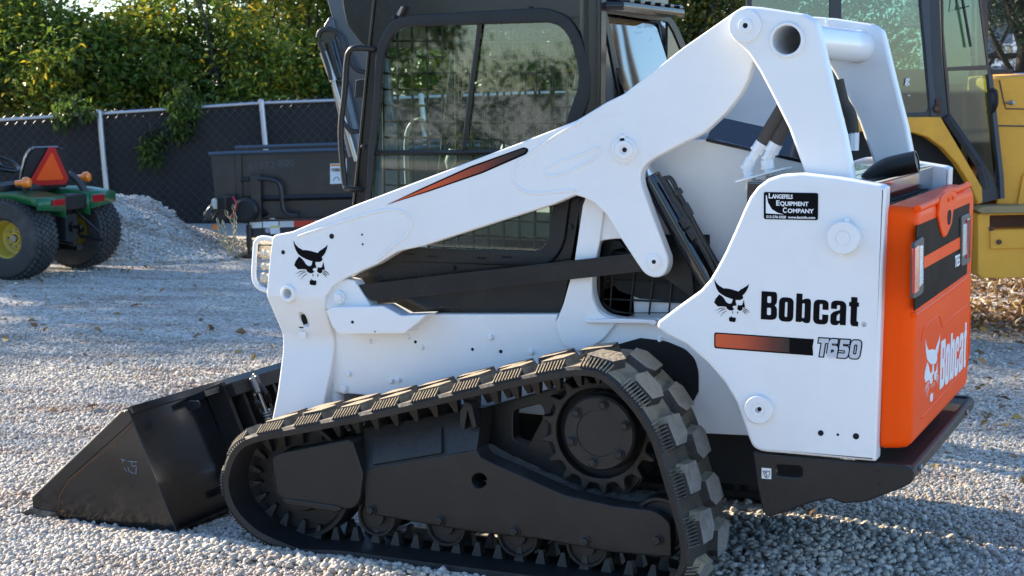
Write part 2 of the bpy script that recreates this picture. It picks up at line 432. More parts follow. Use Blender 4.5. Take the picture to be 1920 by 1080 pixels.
# ---- track frame
F1 = Y(.10)
TF = plate('track_frame', F1, [(681,880),(893,843),(902,858),(918,866),(1060,929),(1150,949),(1229,958,14),(1257,981,10),(1259,1045),(1144,1036),(1011,1011),(900,1000),(791,982),(684,962)], .10, BLACKM, LO, holes=[circ(898,902,14)], bev=.006)
def frame_box(bm):                                       # sloping top and the deck behind it
    a = [F1.w(681,880,.004), F1.w(893,843,.004)]; G = Y(.165)
    b = [G.w(905,765), G.w(682,803)]
    for q in ((a[0],a[1],b[0],b[1]),):
        vs = [bm.verts.new(p) for p in q]; bm.faces.new(vs)
        v2 = [bm.verts.new(p+Vector((0,.10,-.012))) for p in q]; bm.faces.new(v2)
        for k in range(4): bm.faces.new((vs[k],vs[(k+1)%4],v2[(k+1)%4],v2[k]))
both('frame_top', frame_box, BLACKM, TF)
def frame_cover(bm):
    G = Y(.147)
    pts = [(700,872),(829,850),(829,800),(704,822)]
    pl = [(F1.w(x,y) if i < 2 else G.w(x,y)) + Vector((0,-.006,.004)) for i,(x,y) in enumerate(pts)]
    vs = [bm.verts.new(p) for p in pl]; f = bm.faces.new(vs)
    v2 = [bm.verts.new(p+Vector((0,.01,-.006))) for p in pl]; bm.faces.new(v2)
    for k in range(4): bm.faces.new((vs[k],vs[(k+1)%4],v2[(k+1)%4],v2[k]))
link('access_cover', from_bm(bm_of(frame_cover)), BLACKM, TF)
plate('idler_guard', Y(.075), [(508,858,8),(522,850,6),(654,823,6),(662,832),(680,888),(674,941,10),(660,957,12),(530,938,8),(518,925,8)], .12, BLACKM, TF, bev=.008)
plate('guard_bar', Y(.068), [(529,938),(537,935),(632,949),(640,955),(632,961),(537,946)], .03, BLACKM, TF, bev=.004)
plate('inner_frame', Y(.27), [(560,840),(800,760),(905,765),(1040,728),(1100,720),(1200,900),(1150,960),(905,900),(560,930)], .06, BLACKM, TF, holes=[fillet([(962,770,8),(1015,757,10),(1022,775,8),(990,835,10),(962,825,8)])], bev=.005)
def deck(bm):
    G = Y(.20)
    q = [G.w(900,862), G.w(1060,931), Y(.20).w(1150,951), Y(.20).w(1225,961)]
    lo = [p + Vector((0,-.097,0)) for p in q]
    up = [p + Vector((0,.12,.035 if i else .06)) for i,p in enumerate(q)]
    cols = []
    for i in range(31):
        t = i/30*3; k = min(int(t),2); f = t-k
        A = lo[k].lerp(lo[k+1], f); Bq = up[k].lerp(up[k+1], f)
        cols.append([bm.verts.new(A.lerp(Bq, j/6)+Vector((0,0,random.uniform(0,.010)))) for j in range(7)])
    for a, b in zip(cols, cols[1:]):
        for j in range(6): bm.faces.new((a[j],a[j+1],b[j+1],b[j]))
link('dust_layer', from_bm(bm_of(deck)), DUST, TF, 0)
# far side frame: one plain copy of the plate is enough behind the body
def mirror_child(o, name, parent):
    me = o.data.copy(); me.transform(Matrix.Diagonal((1,-1,1,1))); me.flip_normals()
    return link(name, me, None, parent, 0, local=True)
mirror_child(TF, 'track_frame', LO)
def bolt(bm, pl, x, y, r=.017, h=.02):
    c = pl.w(x, y); add_lathe(bm, c, -pl.n, [(r*1.35,0),(r*1.35,h*.25),(r*1.2,h*.3)], 20, cap=True)
    add_lathe(bm, c, -pl.n, [(r,h*.25),(r,h*.9),(r*.8,h)], 6)
def rollers(x, y, rpx, yy=.15):
    pl = Y(yy); c = pl.w(x, y); r = rpx*((c-CAM).dot(FWD))/FPX
    def f(bm): add_lathe(bm, c, (0,1,0), [(0.001,-.02),(r*.42,-.02),(r*.45,0),(r*.8,.0),(r*.86,-.012),(r*.97,-.012),(r,0),(r,.05),(r*.7,.07),(r*.7,.15),(r,.17),(r,.22),(.001,.22)], 40, cap=False)
    return f
for (x,y,r) in ((708,966,40),(838,983,42),(972,1003,42),(1102,1022,42)):
    o = both('track_roller', rollers(x,y,r), RUBBER, LO, 30)
both('rear_idler', rollers(1238,985,56), RUBBER, LO, 30)
both('front_idler', lambda bm: add_lathe(bm, Y(.14).w(560,900), (0,1,0), [(.001,0),(.12,0),(.13,.03),(.2,.03),(.215,.0),(.23,.0),(.23,.14),(.001,.14)], 40, cap=False), RUBBER, LO, 30)
def fbolts(bm):
    for x,y in ((697,956),(826,976),(966,996),(1098,1015),(1234,1012)): bolt(bm, F1, x, y, .0155, .022)
    bolt(bm, Y(.135), 755, 850, .008, .012)
link('frame_bolts', from_bm(bm_of(fbolts)), BLACKM, TF, 30)
plate('frame_bracket', Y(.085), [(862,770),(872,752,6),(884,758,6),(893,800),(886,806),(876,770),(870,806),(862,800)], .05, BLACKM, TF, bev=.004)
# sprocket and drive motor
HC = (1122, 813)
def hub(bm):
    c = Y(.11).w(*HC)
    add_lathe(bm, c, (0,1,0), [(.001,.004),(.082,.004),(.084,.0),(.128,.0),(.136,.008),(.136,.05),(.142,.06),(.142,.14),(.001,.14)], 48, cap=False)
DM = both('drive_motor', hub, BLACKM, LO, 30)
def hubbolts(bm):
    c = Y(.11).w(*HC)
    for k in range(6):
        a = rad(80+60*k); p = c+Vector((math.cos(a),0,math.sin(a)))*.107
        add_lathe(bm, p, (0,-1,0), [(.019,0),(.019,.004),(.017,.006)], 16); add_lathe(bm, p, (0,-1,0), [(.0135,.004),(.0135,.016),(.010,.018)], 6)
    for k in range(4):
        a = rad(20+90*k); p = c+Vector((math.cos(a),0,math.sin(a)))*.11
        add_lathe(bm, p, (0,-1,0), [(.004,-.01),(.004,.001)], 10)
link('hub_bolts', from_bm(bm_of(hubbolts)), BLACKM, DM, 30)
def sprocket(bm):
    c = Y(.215).w(*HC); n = 17; R1, R0 = .226, .186; pts = []
    for k in range(n):
        for a, r in ((-.42,R0),(-.24,R0+.004),(-.13,R1-.012),(-.07,R1),(.07,R1),(.13,R1-.012),(.24,R0+.004),(.42,R0)):
            t = (k+a)*2*math.pi/n; pts.append((c.x+r*math.cos(t), c.z+r*math.sin(t)))
    me = curve_mesh([[Vector(p) for p in pts], [Vector((c.x+.165*math.cos(t*math.pi/20), c.z+.165*math.sin(t*math.pi/20))) for t in range(40)]], Y(.215).mx(), .045, .006)
    bm.from_mesh(me)
both('drive_sprocket', sprocket, mat('sprocket_steel', (.014,.012,.011), .55, var=.3, bump=.3, dirt=(.06,.045,.03), damt=.5), LO, 30)
def motorcase(bm): add_lathe(bm, Y(.265).w(*HC), (0,1,0), [(.001,0),(.2,0),(.22,.03),(.22,.12),(.001,.12)], 40, cap=False)
both('motor_case', motorcase, DARK, LO, 30)

# ---- chassis between the tracks
def chassis(bm):
    add_box(bm, (-1.05,.57,.30), (.80,1.33,.62), .02)
link('chassis', from_bm(bm_of(chassis)), DARK, LO)
FR = plate('main_frame', Y(.50), [(610,590),(800,589),(1046,589),(1041,606,8),(1058,565),(1068,526),(1077,487),(1092,385),(1112,330),(1165,330),(1176,448),(1150,448,10),(1121,452,12),(1111,519),(1111,555,20),(1125,586,22),(1160,597,25),(1312,597,10),(1320,560),(1420,560),(1420,818),(1300,812),(1230,800),(690,746,4),(684,741,3),(624,736,4),(618,660)], .05, WHITE,
           LO, bev=.006, both=True)
plate('frame_upright', Y(.488), [(1040,612,10),(1056,570),(1068,526),(1077,487),(1092,385),(1112,340),(1140,340),(1124,455),(1110,519),(1110,558),(1125,590,14),(1160,600),(1130,640,18),(1085,662,14),(1052,646,14)], .014, WHITE, FR, bev=.006)
plate('engine_wall', Y(.60), [(1180,330),(1215,262),(1340,262),(1510,301),(1515,334),(1600,338),(1590,640),(1190,640)], .04, WHITE_IN, LO, bev=.004, both=True)
plate('frame_ledge', Y(.47), [(1098,600),(1160,597),(1228,600),(1232,607),(1225,612),(1215,607),(1100,606)], .06, WHITE, FR, bev=.004)
plate('step_ledge', Y(.405), [(610,582,3),(622,576),(718,574),(752,592),(800,590),(782,606),(757,626,5),(633,627,5),(622,612)], .11, WHITE, FR, bev=.006)
plate('pivot_bracket', Y(.445), [(610,580),(610,561),(616,545),(628,531),(650,523),(664,526),(697,578)], .07, WHITE, FR, bev=.006)
def fbolt2(bm):
    disc_px(bm, Y(.445), 637, 557, 13, .012); bolt(bm, Y(.433), 637, 557, .017, .02)
link('pivot_bolt', from_bm(bm_of(fbolt2)), WHITE, FR, 30)
def rivets(bm):
    for x,y,r in ((694,640,4),(655,701,5),(734,714,5),(748,712,5),(766,632,4),(791,651,5),(921,632,5),(997,660,5),(645,728,9),(1066,628,7),(1238,636,5),(1075,548,7)):
        c = Y(.50).w(x,y); rr = r/520; add_lathe(bm, c, (0,-1,0), [(rr*1.3,0),(rr*1.3,.003),(rr,.004),(rr*.9,.011),(.001,.012)], 14, cap=False)
link('frame_rivets', from_bm(bm_of(rivets)), WHITE, FR, 30)
def dots(pl, L):
    def f(bm):
        for x,y,r in L:
            c = pl.w(x,y); rr = r*((c-CAM).dot(FWD))/FPX; add_lathe(bm, c, -pl.n, [(rr,-.002),(rr,.0012)], 18)
    return f
link('frame_holes', from_bm(bm_of(dots(Y(.50), [(779,641,3),(886,655,3),(939,659,3.5),(1064,626,4)]), dots(Y(.405), [(661,604,3),(703,622,1.5)]))), HOLE, FR, 0)
# front corner of the frame, rolled sheet beside the stanchion
both('frame_corner', lambda bm: add_lathe(bm, Y(.53).w(632,735), (0,0,1), [(.028,-.12),(.028,.32)], 20), WHITE, FR, 40)
# compression link
plate('control_link', Y(.455), [(660,536,6),(1182,476),(1240,473,10),(1246,504,10),(1206,509),(698,565,6)], .035, BLACK, LO, bev=.0022, both=True)
# side grille
GR = plate('grille_frame', Y(.576), [(1121,452,12),(1136,447,8),(1162,452),(1176,470),(1215,440),(1300,440),(1318,560),(1312,598,10),(1160,598,25),(1125,587,22),(1110,555,20),(1110,519)], .008, BLACKM, LO, holes=[fillet([(1128,520),(1150,470),(1190,462),(1290,460),(1300,560),(1297,586,8),(1165,586,20),(1135,574,18),(1121,552,16)])], bev=.003)
def grille(bm):
    G = Y(.586)
    for x0,y0,x1,y1 in ((1152,470,1143,588),(1193,465,1181,590),(1230,465,1217,590),(1266,465,1254,590),(1300,465,1290,590)):
        add_tube(bm, [G.w(x0,y0), G.w(x1,y1)], .004, 8)
    for x0,y0,x1,y1 in ((1118,488,1310,494),(1112,525,1310,532),(1112,560,1310,568)):
        add_tube(bm, [G.w(x0,y0,.002), G.w(x1,y1,.002)], .004, 8)
link('grille_mesh', from_bm(bm_of(grille)), BLACKM, GR, 40)
plate('engine_compartment', Y(.5925), [(1100,440),(1330,440),(1330,556),(1290,566),(1200,560),(1160,545),(1140,520),(1125,500)], .006, DARK, LO)
# ---- lift arms
AY = .425
arm_px = [(511,441,8),(547,434),(580,420),(663,385),(978,266),(1080,226),(1110,208),(1136,192),(1169,176),(1280,89),(1376,22),(1392,12),(1425,14),(1430,60),(1424,95),(1411,119),(1402,148),(1387,178),(1361,211),(1321,248),(1265,276),(1228,296),(1208,310,10),(1199,328,10),(1203,350),(1221,400),(1252,482),(1253,500,12),(1244,518,12),(1226,522,12),(1208,514,10),(1192,491),(1164,448),(1136,402),(1114,381),(1094,371),(1078,366),(1036,384),(994,397),(850,443),(792,462),(757,469),(742,474),(706,496),(678,508),(647,522),(624,537),(610,556),(606,580),(611,632),(613,652),(610,694),(602,756),(597,810),(502,812),(513,737),(516,666),(514,624),(506,589),(499,556),(501,525),(506,473)]
def arm_mesh():
    pl = Y(AY); me = curve_mesh([[pl.loc(*p) for p in fillet(arm_px)], [pl.loc(*p) for p in circ(541,550,9.5)], [pl.loc(*p) for p in fillet([(553,589,4),(562,588,6),(569,604,4),(569,615,5),(560,614,6),(554,602,4)])]], pl.mx(), .065, .009)
    bm = bmesh.new(); bm.from_mesh(me)
    z1, z2, z3 = pl.loc(540,556).y, pl.loc(540,634).y, pl.loc(540,650).y
    for z in (z1, z2, z3, (z1+z2)/2):
        bmesh.ops.bisect_plane(bm, geom=bm.verts[:]+bm.edges[:]+bm.faces[:], plane_co=(0,0,z), plane_no=(0,0,1))
    xl = pl.loc(660,600).x
    for v in bm.verts:
        if v.co.x < xl:
            if v.co.z < z1: v.co.y += .060*min(1,(z1-v.co.z)/(z1-z2))
            if v.co.z < z3: v.co.y -= .05*min(1,(z3-v.co.z)/.30)
    bmesh.ops.triangulate(bm, faces=[f for f in bm.faces if len(f.verts) > 4])
    return from_bm(bm)
me = arm_mesh(); mm = mirror_mesh(me)
ARM = link('lift_arm', me, WHITE, LO, 28); ARM2 = link('lift_arm', mm, WHITE, LO, 28)
PA = Y(AY)
plate('slot_shade', Y(AY+.045), [(552,588,4),(563,587,6),(570,604,4),(570,616,5),(560,615,6),(553,602,4)], .03, HOLE, ARM)  # black plug in place of the shaded hollow behind the slot
def beads(bm):
    for pts, r in (([(559,443),(600,429),(660,410),(722,394),(752,396),(768,408),(770,426),(760,444),(735,464),(708,487)], .007), ([(1089,229),(1040,256),(978,301),(962,322),(964,343),(983,359),(1006,363),(1040,360),(1080,357)], .0065), ([(1105,284),(1060,300),(1028,316),(1022,322),(1030,330),(1060,325),(1100,306),(1120,292),(1124,281),(1116,277)], .006), ([(1103,237),(1135,220),(1172,212)], .003)):
        closed = r == .006
        add_tube(bm, [p+Vector((0,.0022,0)) for p in spline([PA.w(*q) for q in pts], 6, closed)], r, 10, closed)
link('weld_beads', from_bm(bm_of(beads)), WHITE, ARM, 60)
def armboss(bm):
    c = PA.w(541,550)
    add_lathe(bm, c, (0,-1,0), [(.0195,-.06),(.0195,.010),(.024,.014),(.034,.012),(.037,.002),(.040,-.003)], 32, cap=False)
    disc_px(bm, PA, 1171, 281, 24, .012); disc_px(bm, PA.off(-.011), 1171, 281, 17, .012, [(1,0),(1,.8),(.9,1),(.5,1),(.45,.5),(.001,.5)])
    disc_px(bm, PA, 1226, 491, 15, .006); disc_px(bm, PA.off(-.005), 1226, 491, 11, .005)
    add_box(bm, PA.w(1166,262)+Vector((-.006,-.012,-.006)), PA.w(1171,256)+Vector((.006,.002,.006)), .002); add_box(bm, PA.w(1170,305)+Vector((-.004,-.01,-.006)), PA.w(1172,300)+Vector((.004,.002,.006)), .002)
link('pin_bosses', from_bm(bm_of(armboss)), WHITE, ARM, 35)
link('bolt_holes', from_bm(bm_of(dots(PA, [(622,443,5),(531,473,4),(679,440,2),(680,458,2)]), dots(PA.off(-.0175), [(1171,281,4.5)]), dots(PA.off(-.0105), [(1226,491,4)]))), HOLE, ARM, 0)
plate('arm_stripe', PA.off(-.0014), [(725,384),(788,354),(881,312),(983,275.5,5),(992,280,5),(987,289,5),(904,325),(802,360)], .0014, DECAL, ARM)
plate('arm_stripe_fade', PA.off(-.0022), [(732,381),(790,356),(882,315),(980,279,4),(988,281,4),(984,286,4),(903,322),(802,357.5)], .0008, gradient_mat('stripe_fade', [(0,(.62,.09,.02)),(.3,(.6,.085,.02)),(.85,(.06,.012,.008)),(1,(.008,.008,.008))], PA.loc(740,380).x, PA.loc(975,285).x), ARM)
def handle(bm):
    H = Y(.45); pts = [(514,449),(492,446),(481,453),(478,475),(476,515),(480,531),(488,540),(502,545)]
    add_tube(bm, spline([H.w(*p) for p in pts], 6), .0105, 10)
HD = link('coupler_guard', from_bm(bm_of(handle)), WHITE, ARM, 50)
def couplers(bm):
    for y,r in ((476,.014),(500,.012),(521,.017)):
        c = Y(.47).w(506,y); add_lathe(bm, c, (-1,0,0), [(r,0),(r,.02),(r*1.25,.022),(r*1.25,.034),(r*.6,.036),(r*.6,.04)], 20)
link('hydraulic_couplers', from_bm(bm_of(couplers)), mat('coupler_cream', (.7,.6,.45), .4, metal=.2), ARM, 40)
# ---- rear links and cross tube
LY = .345; PLK = Y(LY)
me = curve_mesh([[PLK.loc(*p) for p in fillet([(1366,52,10),(1368,34,10),(1378,20,8),(1396,11,6),(1427,13),(1510,26,8),(1530,40,8),(1537,66),(1556,146),(1583,252),(1598,328),(1625,450),(1560,450),(1508,325),(1478,241),(1450,185),(1424,135),(1402,100),(1384,84),(1369,70,10)])], [PLK.loc(*p) for p in circ(1476,75,27)]], PLK.mx(), .072, .014)
mm = mirror_mesh(me)
LK = link('rear_link', me, WHITE, LO, 30); link('rear_link', mm, WHITE, LO, 30)
def linkboss(bm):
    c = PLK.w(1476,75); R_ = 27*((c-CAM).dot(FWD))/FPX
    add_lathe(bm, c, (0,-1,0), [(R_,-.071),(R_,.008),(R_*1.06,.012),(R_*1.18,.012),(R_*1.24,.004),(R_*1.26,-.004)], 40, cap=False)
    disc_px(bm, PLK, 1398, 48, 31, .010); disc_px(bm, PLK.off(-.009), 1398, 48, 14, .008, [(1,0),(1,.8),(.85,1),(.4,1),(.3,.3),(.001,.3)])
link('pin_bosses', from_bm(bm_of(linkboss)), WHITE, LK, 35)
link('pin_hole', from_bm(bm_of(dots(PLK.off(-.0125), [(1398,48,5)]))), HOLE, LK, 0)
def crosstube(bm):
    c = PLK.w(1476,75); R_ = 27*((c-CAM).dot(FWD))/FPX; l = 2*(MIRC-LY)-.14
    add_lathe(bm, c+Vector((0,.07,0)), (0,1,0), [(R_*1.0,0),(R_*1.35,.002),(R_*1.28,.02),(R_*1.28,l-.02),(R_*1.4,l),(R_*1.0,l),(R_,0)], 48, cap=False)
link('cross_tube', from_bm(bm_of(crosstube)), WHITE, LO, 35)
# ---- rear side panels
SY = .25; PS = Y(SY)
me = curve_mesh([[PS.loc(*p) for p in fillet([(1232,604,4),(1274,572),(1313,544),(1330,525),(1345,500),(1360,471),(1378,431),(1393,396),(1405,370),(1420,350),(1440,335),(1465,327),(1500,325),(1570,333),(1652,347,4),(1661,352,2),(1650,640),(1642,866,4),(1425,847,14),(1410,838,8),(1402,818),(1393,791),(1380,755),(1358,718),(1327,680),(1287,647),(1247,627),(1231,614,5)])]], PS.mx(), .085, .012)
mm = mirror_mesh(me)
SP = link('side_panel', me, WHITE, LO, 30); link('side_panel', mm, WHITE, LO, 30)
def panelboss(bm):
    disc_px(bm, PS, 1584, 445, 31, .028, [(1.04,0),(1,.2),(1,.85),(.95,1),(.46,1),(.455,.94),(.43,.94),(.425,1),(.001,1)])
    disc_px(bm, PS, 1424, 767, 27, .020, [(1.04,0),(1,.2),(1,.85),(.93,1),(.5,1),(.49,.92),(.46,.92),(.45,1),(.2,1),(.18,.5),(.001,.5)])
    add_box(bm, PS.w(1580,477)+Vector((-.007,-.02,-.006)), PS.w(1580,477)+Vector((.007,.002,.008)), .002); add_box(bm, PS.w(1590,413)+Vector((-.007,-.02,-.006)), PS.w(1590,413)+Vector((.007,.002,.008)), .002)
link('pin_bosses', from_bm(bm_of(panelboss)), WHITE, SP, 30)
link('panel_holes', from_bm(bm_of(dots(PS, [(1539,812,5.5),(1571,815,2.5),(1605,818,6)]), dots(PS.off(-.0205), [(1424,767,4)]))), HOLE, SP, 0)
plate('arch_shade', Y(.492), [(1150,648),(1200,634),(1248,640,8),(1284,655,8),(1302,673,10),(1309,698,10),(1309,735),(1290,770),(1200,770)], .01, HOLE, FR, bev=.003)  # black plate standing in for the shade inside the arch opening
# ---- decals
def rr(x0,y0,x1,y1,r): return [(x0,y0,r),(x1,y0,r),(x1,y1,r),(x0,y1,r)]
GL = {'B': ([[(0,0),(122,0,40),(165,20,40),(165,125,40),(138,150,10),(162,172,30),(162,285,50),(110,285),(0,285)]], [rr(61,48,104,122,14), rr(61,170,102,238,14)], 184),
 'o': ([rr(0,-6,150,238,58)], [rr(62,40,88,192,12)], 176),
 'b': ([[(0,0),(0,285),(62,285),(62,222),(92,240,20),(150,240,45),(150,-6,45),(92,-6,20),(62,12),(56,0)]], [rr(62,42,88,190,12)], 177),
 'c': ([[(152,140),(152,238,60),(0,238,60),(0,-8,60),(152,-8,60),(152,92),(92,92),(92,38,14),(62,38,14),(62,196,14),(92,196,14),(92,140)]], [], 175),
 'a': ([[(155,0),(155,240,62),(2,240,62),(2,155),(60,155),(62,196,14),(93,196,14),(93,148,8),(30,128,20),(0,100,20),(0,-6,45),(70,-6,14),(93,20),(97,0)]], [[(93,116),(93,40,10),(62,40,10),(62,90,10)]], 182),
 't': ([[(18,285),(80,285),(80,234),(97,234),(97,192),(80,192),(80,46,8),(97,44),(97,-2),(18,-4,40),(18,192),(0,192),(0,234),(18,234)]], [], 97)}
def word_mesh(word, M, h, wx=1.0, grow=0, thick=.0012):
    k = h/285; x = 0; ms = []
    for ch in word:
        o, hs, adv = GL[ch]
        ms.append(curve_mesh([[Vector(((p.x+x)*k*wx, p.y*k)) for p in fillet(q)] for q in o+hs], M, thick, 0, grow)); x += adv
    return join(ms), x*k*wx
HEAD = [[(482,350),(505,395),(545,435),(605,467),(640,464),(700,472),(760,487),(795,496),(815,470),(860,440),(900,410),(922,385),(915,430),(895,480),(870,520),(845,545),(855,575),(850,590),(820,610),(770,612),(700,600),(640,580),(580,550),(540,520),(510,470),(490,410)],
 [(550,552),(590,580),(615,610),(640,650),(670,668),(700,668),(715,650),(722,610),(735,602),(760,605),(762,640),(772,680),(775,690),(755,690),(735,695),(722,710),(728,725),(745,735),(735,750),(710,762),(680,758),(655,742),(640,715),(600,712),(535,718),(487,668),(505,615)],
 [(862,605),(870,640),(882,705),(850,710),(848,740),(825,757),(800,750),(782,735),(790,690),(795,678),(815,683),(845,675),(855,640)],
 [(722,770),(735,775),(728,790),(732,805),(722,795)], [(785,770),(798,768),(795,790),(780,805),(785,790)],
 [(683,860),(690,852),(705,855),(705,830),(715,845),(740,855),(765,850),(770,870),(765,905),(755,915),(695,912),(684,900)]]
for w_ in ([(495,785),(560,745),(622,731)], [(530,819),(575,771),(637,743)], [(570,854),(602,803),(648,769)], [(862,719),(905,733),(946,772)], [(858,737),(890,755),(926,781)], [(852,757),(880,775),(906,805)]):
    (a,b),(c,d),(e,f) = w_; HEAD.append([(a,b),(c,d-4),(e,f-4),(e,f+4),(c,d+6)] if a < 700 else [(a,b-4),(c,d-4),(e,f),(c-4,d+6),(a,b+4)])
def head_mesh(M, h, w, thick=.0012):
    return join([curve_mesh([[Vector(((x-482)/463*w, (915-y)/565*h)) for x,y in pl]], M, thick) for pl in HEAD])
def on(pl, px, py, px2, py2, off):
    """matrix with its origin at a photo point of a plane and x running to a second one"""
    a, b = pl.loc(px,py), pl.loc(px2,py2); t = math.atan2(b.y-a.y, b.x-a.x)
    return pl.mx(off) @ Matrix.Translation((a.x,a.y,0)) @ Matrix.Rotation(t,4,'Z'), (b-a).length
M_, l_ = on(PS, 1426.5,598.5, 1609,611.7, -.0013)
hh = (PS.loc(1427,545.7)-PS.loc(1426.5,598.5)).length
me, wl = word_mesh('Bobcat', M_, hh); me, wl = word_mesh('Bobcat', M_, hh, l_/wl)
link('name_decal', me, DECAL, SP, 0)
M_, l_ = on(PS, 1337.5,601, 1405.5,606, -.0013)
link('cat_head_decal', head_mesh(M_, (PS.loc(1340,523.5)-PS.loc(1337.5,601)).length, l_), DECAL, SP, 0)
M_, l_ = on(PA, 552,533, 619,536.5, -.0013)
link('cat_head_decal', head_mesh(M_, (PA.loc(553,453.5)-PA.loc(552,535)).length, l_), DECAL, ARM, 0)
rg = PS.w(1620,608.3)
def ring(bm): add_tube(bm, [rg+Vector((math.cos(t*math.pi/12)*.0075,-.0004,math.sin(t*math.pi/12)*.0075)) for t in range(24)], .0006, 6, True)
link('registered_mark', join([from_bm(bm_of(ring)), text_mesh('R', PS.mx(-.0009) @ Matrix.Translation((PS.loc(1618.2,611).x, PS.loc(1618.2,611).y,0)), .011)]), DECAL, SP, 0)
plate('stripe_decal', PS.off(-.0012), [(1339,623,5),(1526,636),(1523.5,650),(1524.5,667),(1339,653,5)], .0012, DECAL, SP)
plate('stripe_fade', PS.off(-.0019), [(1341.5,625.5,4),(1480,635),(1480,661),(1341.5,650.5,4)], .0007, gradient_mat('panel_stripe_fade', [(0,(.62,.085,.02)),(.35,(.5,.07,.02)),(.75,(.12,.02,.012)),(1,(.008,.008,.009))], PS.loc(1340,640).x, PS.loc(1480,640).x), SP)
NUM = {'T': ([[(0,100),(82,100),(82,76),(55,76),(55,0),(27,0),(27,76),(0,76)]], [], 84), '6': ([[(72,100),(0,100,30),(0,0,26),(82,0,26),(82,64,22),(28,64),(28,76),(72,76)]], [rr(28,20,54,42,6)], 92),
 '5': ([[(2,100),(78,100),(78,77),(28,77),(28,64),(82,64,24),(82,0,26),(0,0),(0,23),(54,23,8),(54,42,8),(2,42)]], [], 92), '0': ([rr(0,0,84,100,28)], [rr(28,22,56,78,10)], 88)}
def num_mesh(s, M, h, wx, grow=0, shear=.2, thick=.0008):
    ms = []; x = 0
    for ch in s:
        o, hs, adv = NUM[ch]
        ms.append(curve_mesh([[Vector(((p.x+x+p.y*shear)*h/100*wx, p.y*h/100)) for p in fillet(q)] for q in o+hs], M, thick, 0, grow)); x += adv
    return join(ms), (x+100*shear)*h/100*wx
M_, l_ = on(PS, 1531,667.5, 1618,673, -.0012)
hn = .062
_, wn_ = num_mesh('T650', M_, hn, 1); k_ = l_/wn_*.98
link('model_decal', num_mesh('T650', M_, hn, k_, .0042)[0], DECAL, SP, 0)
M2 = M_ @ Matrix.Translation((0,0,-.0008))
link('model_decal_fill', num_mesh('T650', M2, hn, k_, 0)[0], SILVER, SP, 0)
# dealer plate
DP = plate('dealer_sign', PS.off(-.002), [(1432,360,4),(1534,362,4),(1533.5,413,4),(1432,411,4)], .002, DECAL, SP)
plate('sign_sweep', PS.off(-.0026), [(1436,366),(1437.5,366),(1440,380),(1447,392),(1458,399),(1470,402),(1436,400)], .0006, DECALW, DP)
def sign_line(s, x, y, x2, hpx, bold=.0006):
    M_, l = on(PS, x, y, x2, y+(x2-x)*.02, -.0026); me = text_mesh(s, M_, 1, 0)
    h = hpx*1.42/FPX*5.4
    me = text_mesh(s, M_, h, bold); w = (max(v.co.x for v in me.vertices)-min(v.co.x for v in me.vertices))
    return text_mesh(s, M_, h, bold, l/w)
link('sign_text', join([sign_line('L',1441,371.5,1447,10), sign_line('ANGEFELS',1448,371.7,1487,8), sign_line('E',1455,385,1461.5,10), sign_line('QUIPMENT',1463,385.2,1516,8), sign_line('C',1468,398.5,1475,10), sign_line('OMPANY',1477,398.7,1526,8), sign_line('513-276-5500',1437,408.6,1474,5,.0003), sign_line('www.lecinfo.com',1478,409.3,1529,5,.0003)]), DECALW, DP, 0)
# ---- bumper
BU = plate('bumper', Y(.262), [(1412,849),(1640,869),(1697,873,5),(1714,880,8),(1712,904,12),(1697,913,8),(1624,941),(1581,944.5),(1557,935),(1525,941),(1479,958),(1440,970,5),(1430,960),(1419,911)], .03, BLACKM, LO, holes=[fillet([(1454,872,9),(1504,875,9),(1504,896,9),(1454,892,9)])], bev=.006)
mirror_child(BU, 'bumper_side', BU)
xb = Y(.262).loc(1712,890).x
zb1 = Y(.262).loc(1712,877).y; zb0 = Y(.262).loc(1712,906).y
link('bumper_bar', from_bm(bm_of(lambda bm: add_box(bm, (xb-.03,.272,zb0+.01), (xb+.004,2*MIRC-.272,zb1), .012), lambda bm: add_box(bm, (xb-.21,.285,zb1-.03), (xb-.025,2*MIRC-.285,zb1-.004), .006))), BLACKM, BU)
plate('lifting_label', Y(.2605), [(1428,877),(1446,878.5),(1446,898.5),(1428,897)], .0012, PAPER, BU)
link('lifting_symbol', join([text_mesh('S', Y(.2600).mx() @ Matrix.Translation((Y(.26).loc(1433,894).x, Y(.26).loc(1433,894).y, 0)), .026), from_bm(bm_of(lambda bm: add_tube(bm, spline([Y(.26).w(1430,882),Y(.26).w(1433,884),Y(.26).w(1437,883),Y(.26).w(1441,884),Y(.26).w(1444,883)],4), .0012, 6), lambda bm: add_tube(bm, spline([Y(.26).w(1431,884),Y(.26).w(1434,893),Y(.26).w(1438,896),Y(.26).w(1442,892),Y(.26).w(1443.5,885)],4), .0010, 6)))]), DECAL, BU, 0)
plate('lifting_label', Y(.468), [(559,621),(573,622),(574,634),(560,633)], .0014, WHITE, ARM)
link('bumper_holes', from_bm(bm_of(dots(Y(.262), [(1648,884,2),(1648,907,2)]))), HOLE, BU, 0)
link('bumper_bolts', from_bm(bm_of(lambda bm: [add_lathe(bm, Vector((xb+.003,y,zb1-.02)), (1,0,0), [(.012,0),(.012,.008),(.009,.010)], 6) for y in (.36,1.40)])), STEEL, BU, 30)
